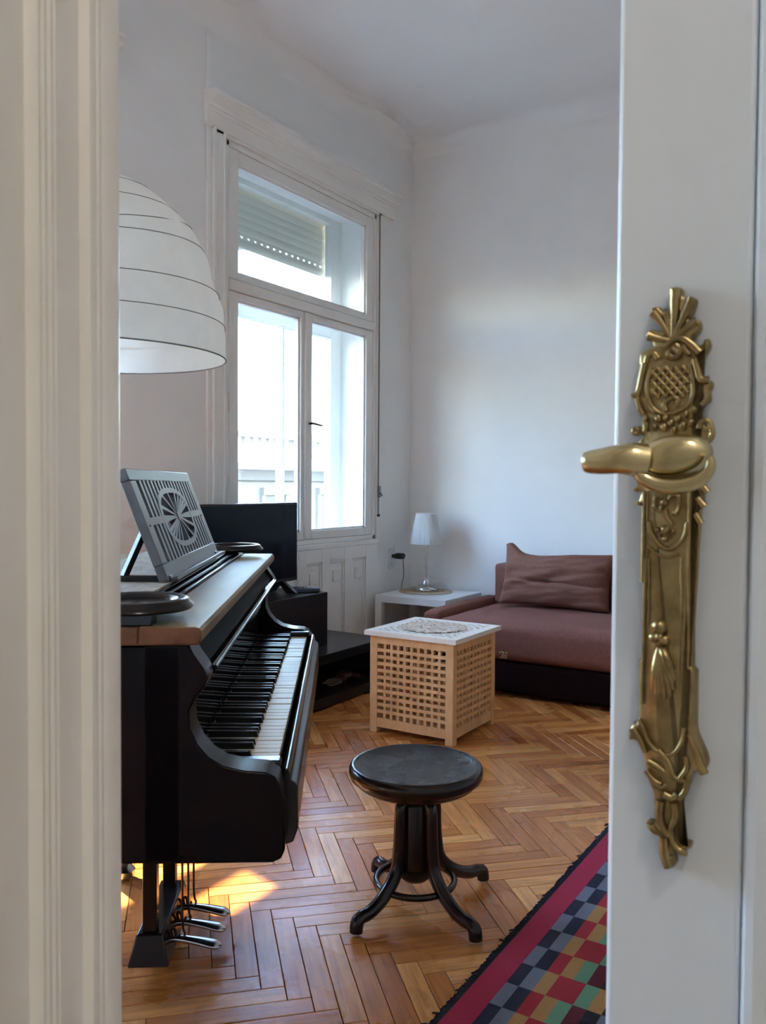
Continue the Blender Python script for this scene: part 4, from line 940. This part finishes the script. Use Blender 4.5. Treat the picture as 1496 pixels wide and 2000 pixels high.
# ------------------------------------------------------------------ hanging paper lamp
PLc = (-2.194, 1.785)
pl = root('paper_lantern', 'large white rice paper dome lamp hanging over the piano', 'lamp', (*PLc, 0))
DP = [(.030, 2.192), (.078, 2.170), (.160, 2.130), (.225, 2.080), (.290, 2.016), (.339, 1.926), (.365, 1.837), (.388, 1.772), (.397, 1.674), (.399, 1.605)]
def rad_at(z):
    for (r0, z0), (r1, z1) in zip(DP, DP[1:]):
        if z1 <= z <= z0: return r0 + (r1 - r0) * (z0 - z) / (z0 - z1)
    return DP[-1][0] if z < 1.7 else .03
prof = [(p.x, p.z) for p in spline([(r, 0, z) for r, z in DP], 4)]
vs = []; fs = []; n = 96; k = len(prof)
for i in range(n):
    a = 2 * math.pi * i / n
    for j, (r, z) in enumerate(prof):
        w_ = 1 + .010 * mnoise.noise(Vector((math.cos(a) * 3, math.sin(a) * 3, z * 9))) + .004 * math.sin(z * 75 + math.cos(a) * 2)
        vs.append((r * w_ * math.cos(a), r * w_ * math.sin(a), z))
MB().add(vs, [(i * k + q, ((i + 1) % n) * k + q, ((i + 1) % n) * k + q + 1, i * k + q + 1) for i in range(n) for q in range(k - 1)]).build('paper_shade', M['paper'], pl, angle=80)
wire = mat('grey_lantern_wire', (.20, .19, .18), .6)
for z, tl_, ph in ((2.115, .012, 1.0), (2.03, .025, .4), (1.975, .05, 1.3), (1.915, .030, .8), (1.79, .018, .5), (1.70, .01, .2)):
    P = []
    for a in range(0, 361, 6):
        zz = z + tl_ * math.cos(R(a) - ph); r = rad_at(zz) * 1.006 + .001; P.append((r * math.cos(R(a)), r * math.sin(R(a)), zz))
    MB().tube(P, .0013, 5, cap=False).build('wire_hoop', wire, pl)
MB().tube([(.400 * math.cos(R(a)), .400 * math.sin(R(a)), 1.605) for a in range(0, 361, 6)], .0022, 6, cap=False).build('rim_wire', wire, pl)
MB().tube([(0, 0, 2.19), (0, 0, ZC)], .003, 8).build('lamp_cord', M['cable_grey'], pl)
for a in (0, 120, 240): MB().tube([(0, 0, 2.10), (.03 * math.cos(R(a)), .03 * math.sin(R(a)), 2.192)], .0015, 5).build('lamp_holder', wire, pl)
MB().lathe([(0, 1.95), (.03, 1.96), (.034, 1.99), (.018, 2.04), (.016, 2.10), (0, 2.10)], (0, 0, 0), 16).build('bulb', M['socket'], pl)
MB().lathe([(0, ZC - .05), (.05, ZC - .045), (.055, ZC), (0, ZC)], (0, 0, 0), 20).build('ceiling_rose', M['gloss_white'], pl)

# ------------------------------------------------------------------ rug
rc = {}
for nm, c in dict(dark=(.012, .010, .018), crimson=(.40, .012, .050), red=(.40, .014, .026), navy=(.012, .012, .035), slate=(.175, .185, .235), ochre=(.48, .24, .075), green=(.15, .32, .19), maroon=(.13, .006, .018)).items():
    rc[nm] = mat('rug_' + nm, c, .95, var=.25, vscale=260, bump=.5, bscale=500)
names = list(rc); idx = {n_: i for i, n_ in enumerate(names)}
RX0, RX1, RY0, RY1, RT = -.884, .35, 1.20, 3.30, .009
U_ = .0335
core_e = ['red', 'ochre', 'green', 'maroon', 'dark', 'slate', 'green', 'red', 'ochre', 'navy']
core_o = ['ochre', 'red', 'red', 'green', 'ochre', 'dark', 'maroon', 'ochre', 'slate', 'red']
xs = [RX0, RX0 + .014, -.806]; cells_e = ['dark', 'crimson', 'slate', 'navy']; cells_o = ['dark', 'crimson', 'navy', 'slate']
x = -.806; i = 0
xs += [-.774, -.7405]
x = -.7405
while x < RX1 - .12:
    x += U_; xs.append(x); cells_e.append(core_e[i % 10]); cells_o.append(core_o[i % 10]); i += 1
xs += [RX1]; cells_e.append('crimson'); cells_o.append('crimson')
PY = .0970; ys = []
y = 1.853
while y > RY0: y -= PY
while y < RY1: ys.append(y); y += PY
ys.append(y)
rb = MB(); rw = random.Random(4)
def zr(x, y): return RT + .0012 * mnoise.noise(Vector((x * 6, y * 6, 0)))
grid = {}
for a, xx in enumerate(xs):
    for b, yy in enumerate(ys): grid[(a, b)] = (xx, yy, zr(xx, yy) if 0 < a < len(xs) - 1 else RT * .8)
for b in range(len(ys) - 1):
    k0 = round((ys[b] - 1.853) / PY); cells = cells_o if k0 % 2 == 0 else cells_e
    for a in range(len(xs) - 1):
        c = cells[a]
        if (b < 1 or b > len(ys) - 3) and a > 1: c = 'crimson'
        rb.mi = idx[c]; rb.add([grid[(a, b)], grid[(a + 1, b)], grid[(a + 1, b + 1)], grid[(a, b + 1)]], [(0, 1, 2, 3)])
rb.mi = idx['dark']
E_ = len(ys) - 1; Lx = len(xs) - 1
for (p0, p1) in [(((0, b)), ((0, b + 1))) for b in range(E_)] + [((Lx, b), (Lx, b + 1)) for b in range(E_)] + [((a, 0), (a + 1, 0)) for a in range(Lx)] + [((a, E_), (a + 1, E_)) for a in range(Lx)]:
    u_, v_ = grid[p0], grid[p1]; rb.add([u_, v_, (v_[0], v_[1], .0006), (u_[0], u_[1], .0006)], [(0, 1, 2, 3)])
rug = root('woven_rug', 'multicoloured checked woven rug with crimson border on the parquet', 'rug')
rb.build('rug_field', [rc[n_] for n_ in names], rug, smooth=False)
fr = MB(); yv = ys[0]
while yv < ys[-1]:
    l = rw.uniform(.003, .010) if rw.random() < .93 else rw.uniform(.012, .022)
    fr.tube([(RX0 + .012, yv, .0078), (RX0 - l * .5, yv + rw.uniform(-.004, .004), .0065), (RX0 - l, yv + rw.uniform(-.006, .006), .0022)], .0022, 5); yv += rw.uniform(.004, .008)
tag(fr.build('selvedge_tufts', rc['dark'], rug), kind='stuff')
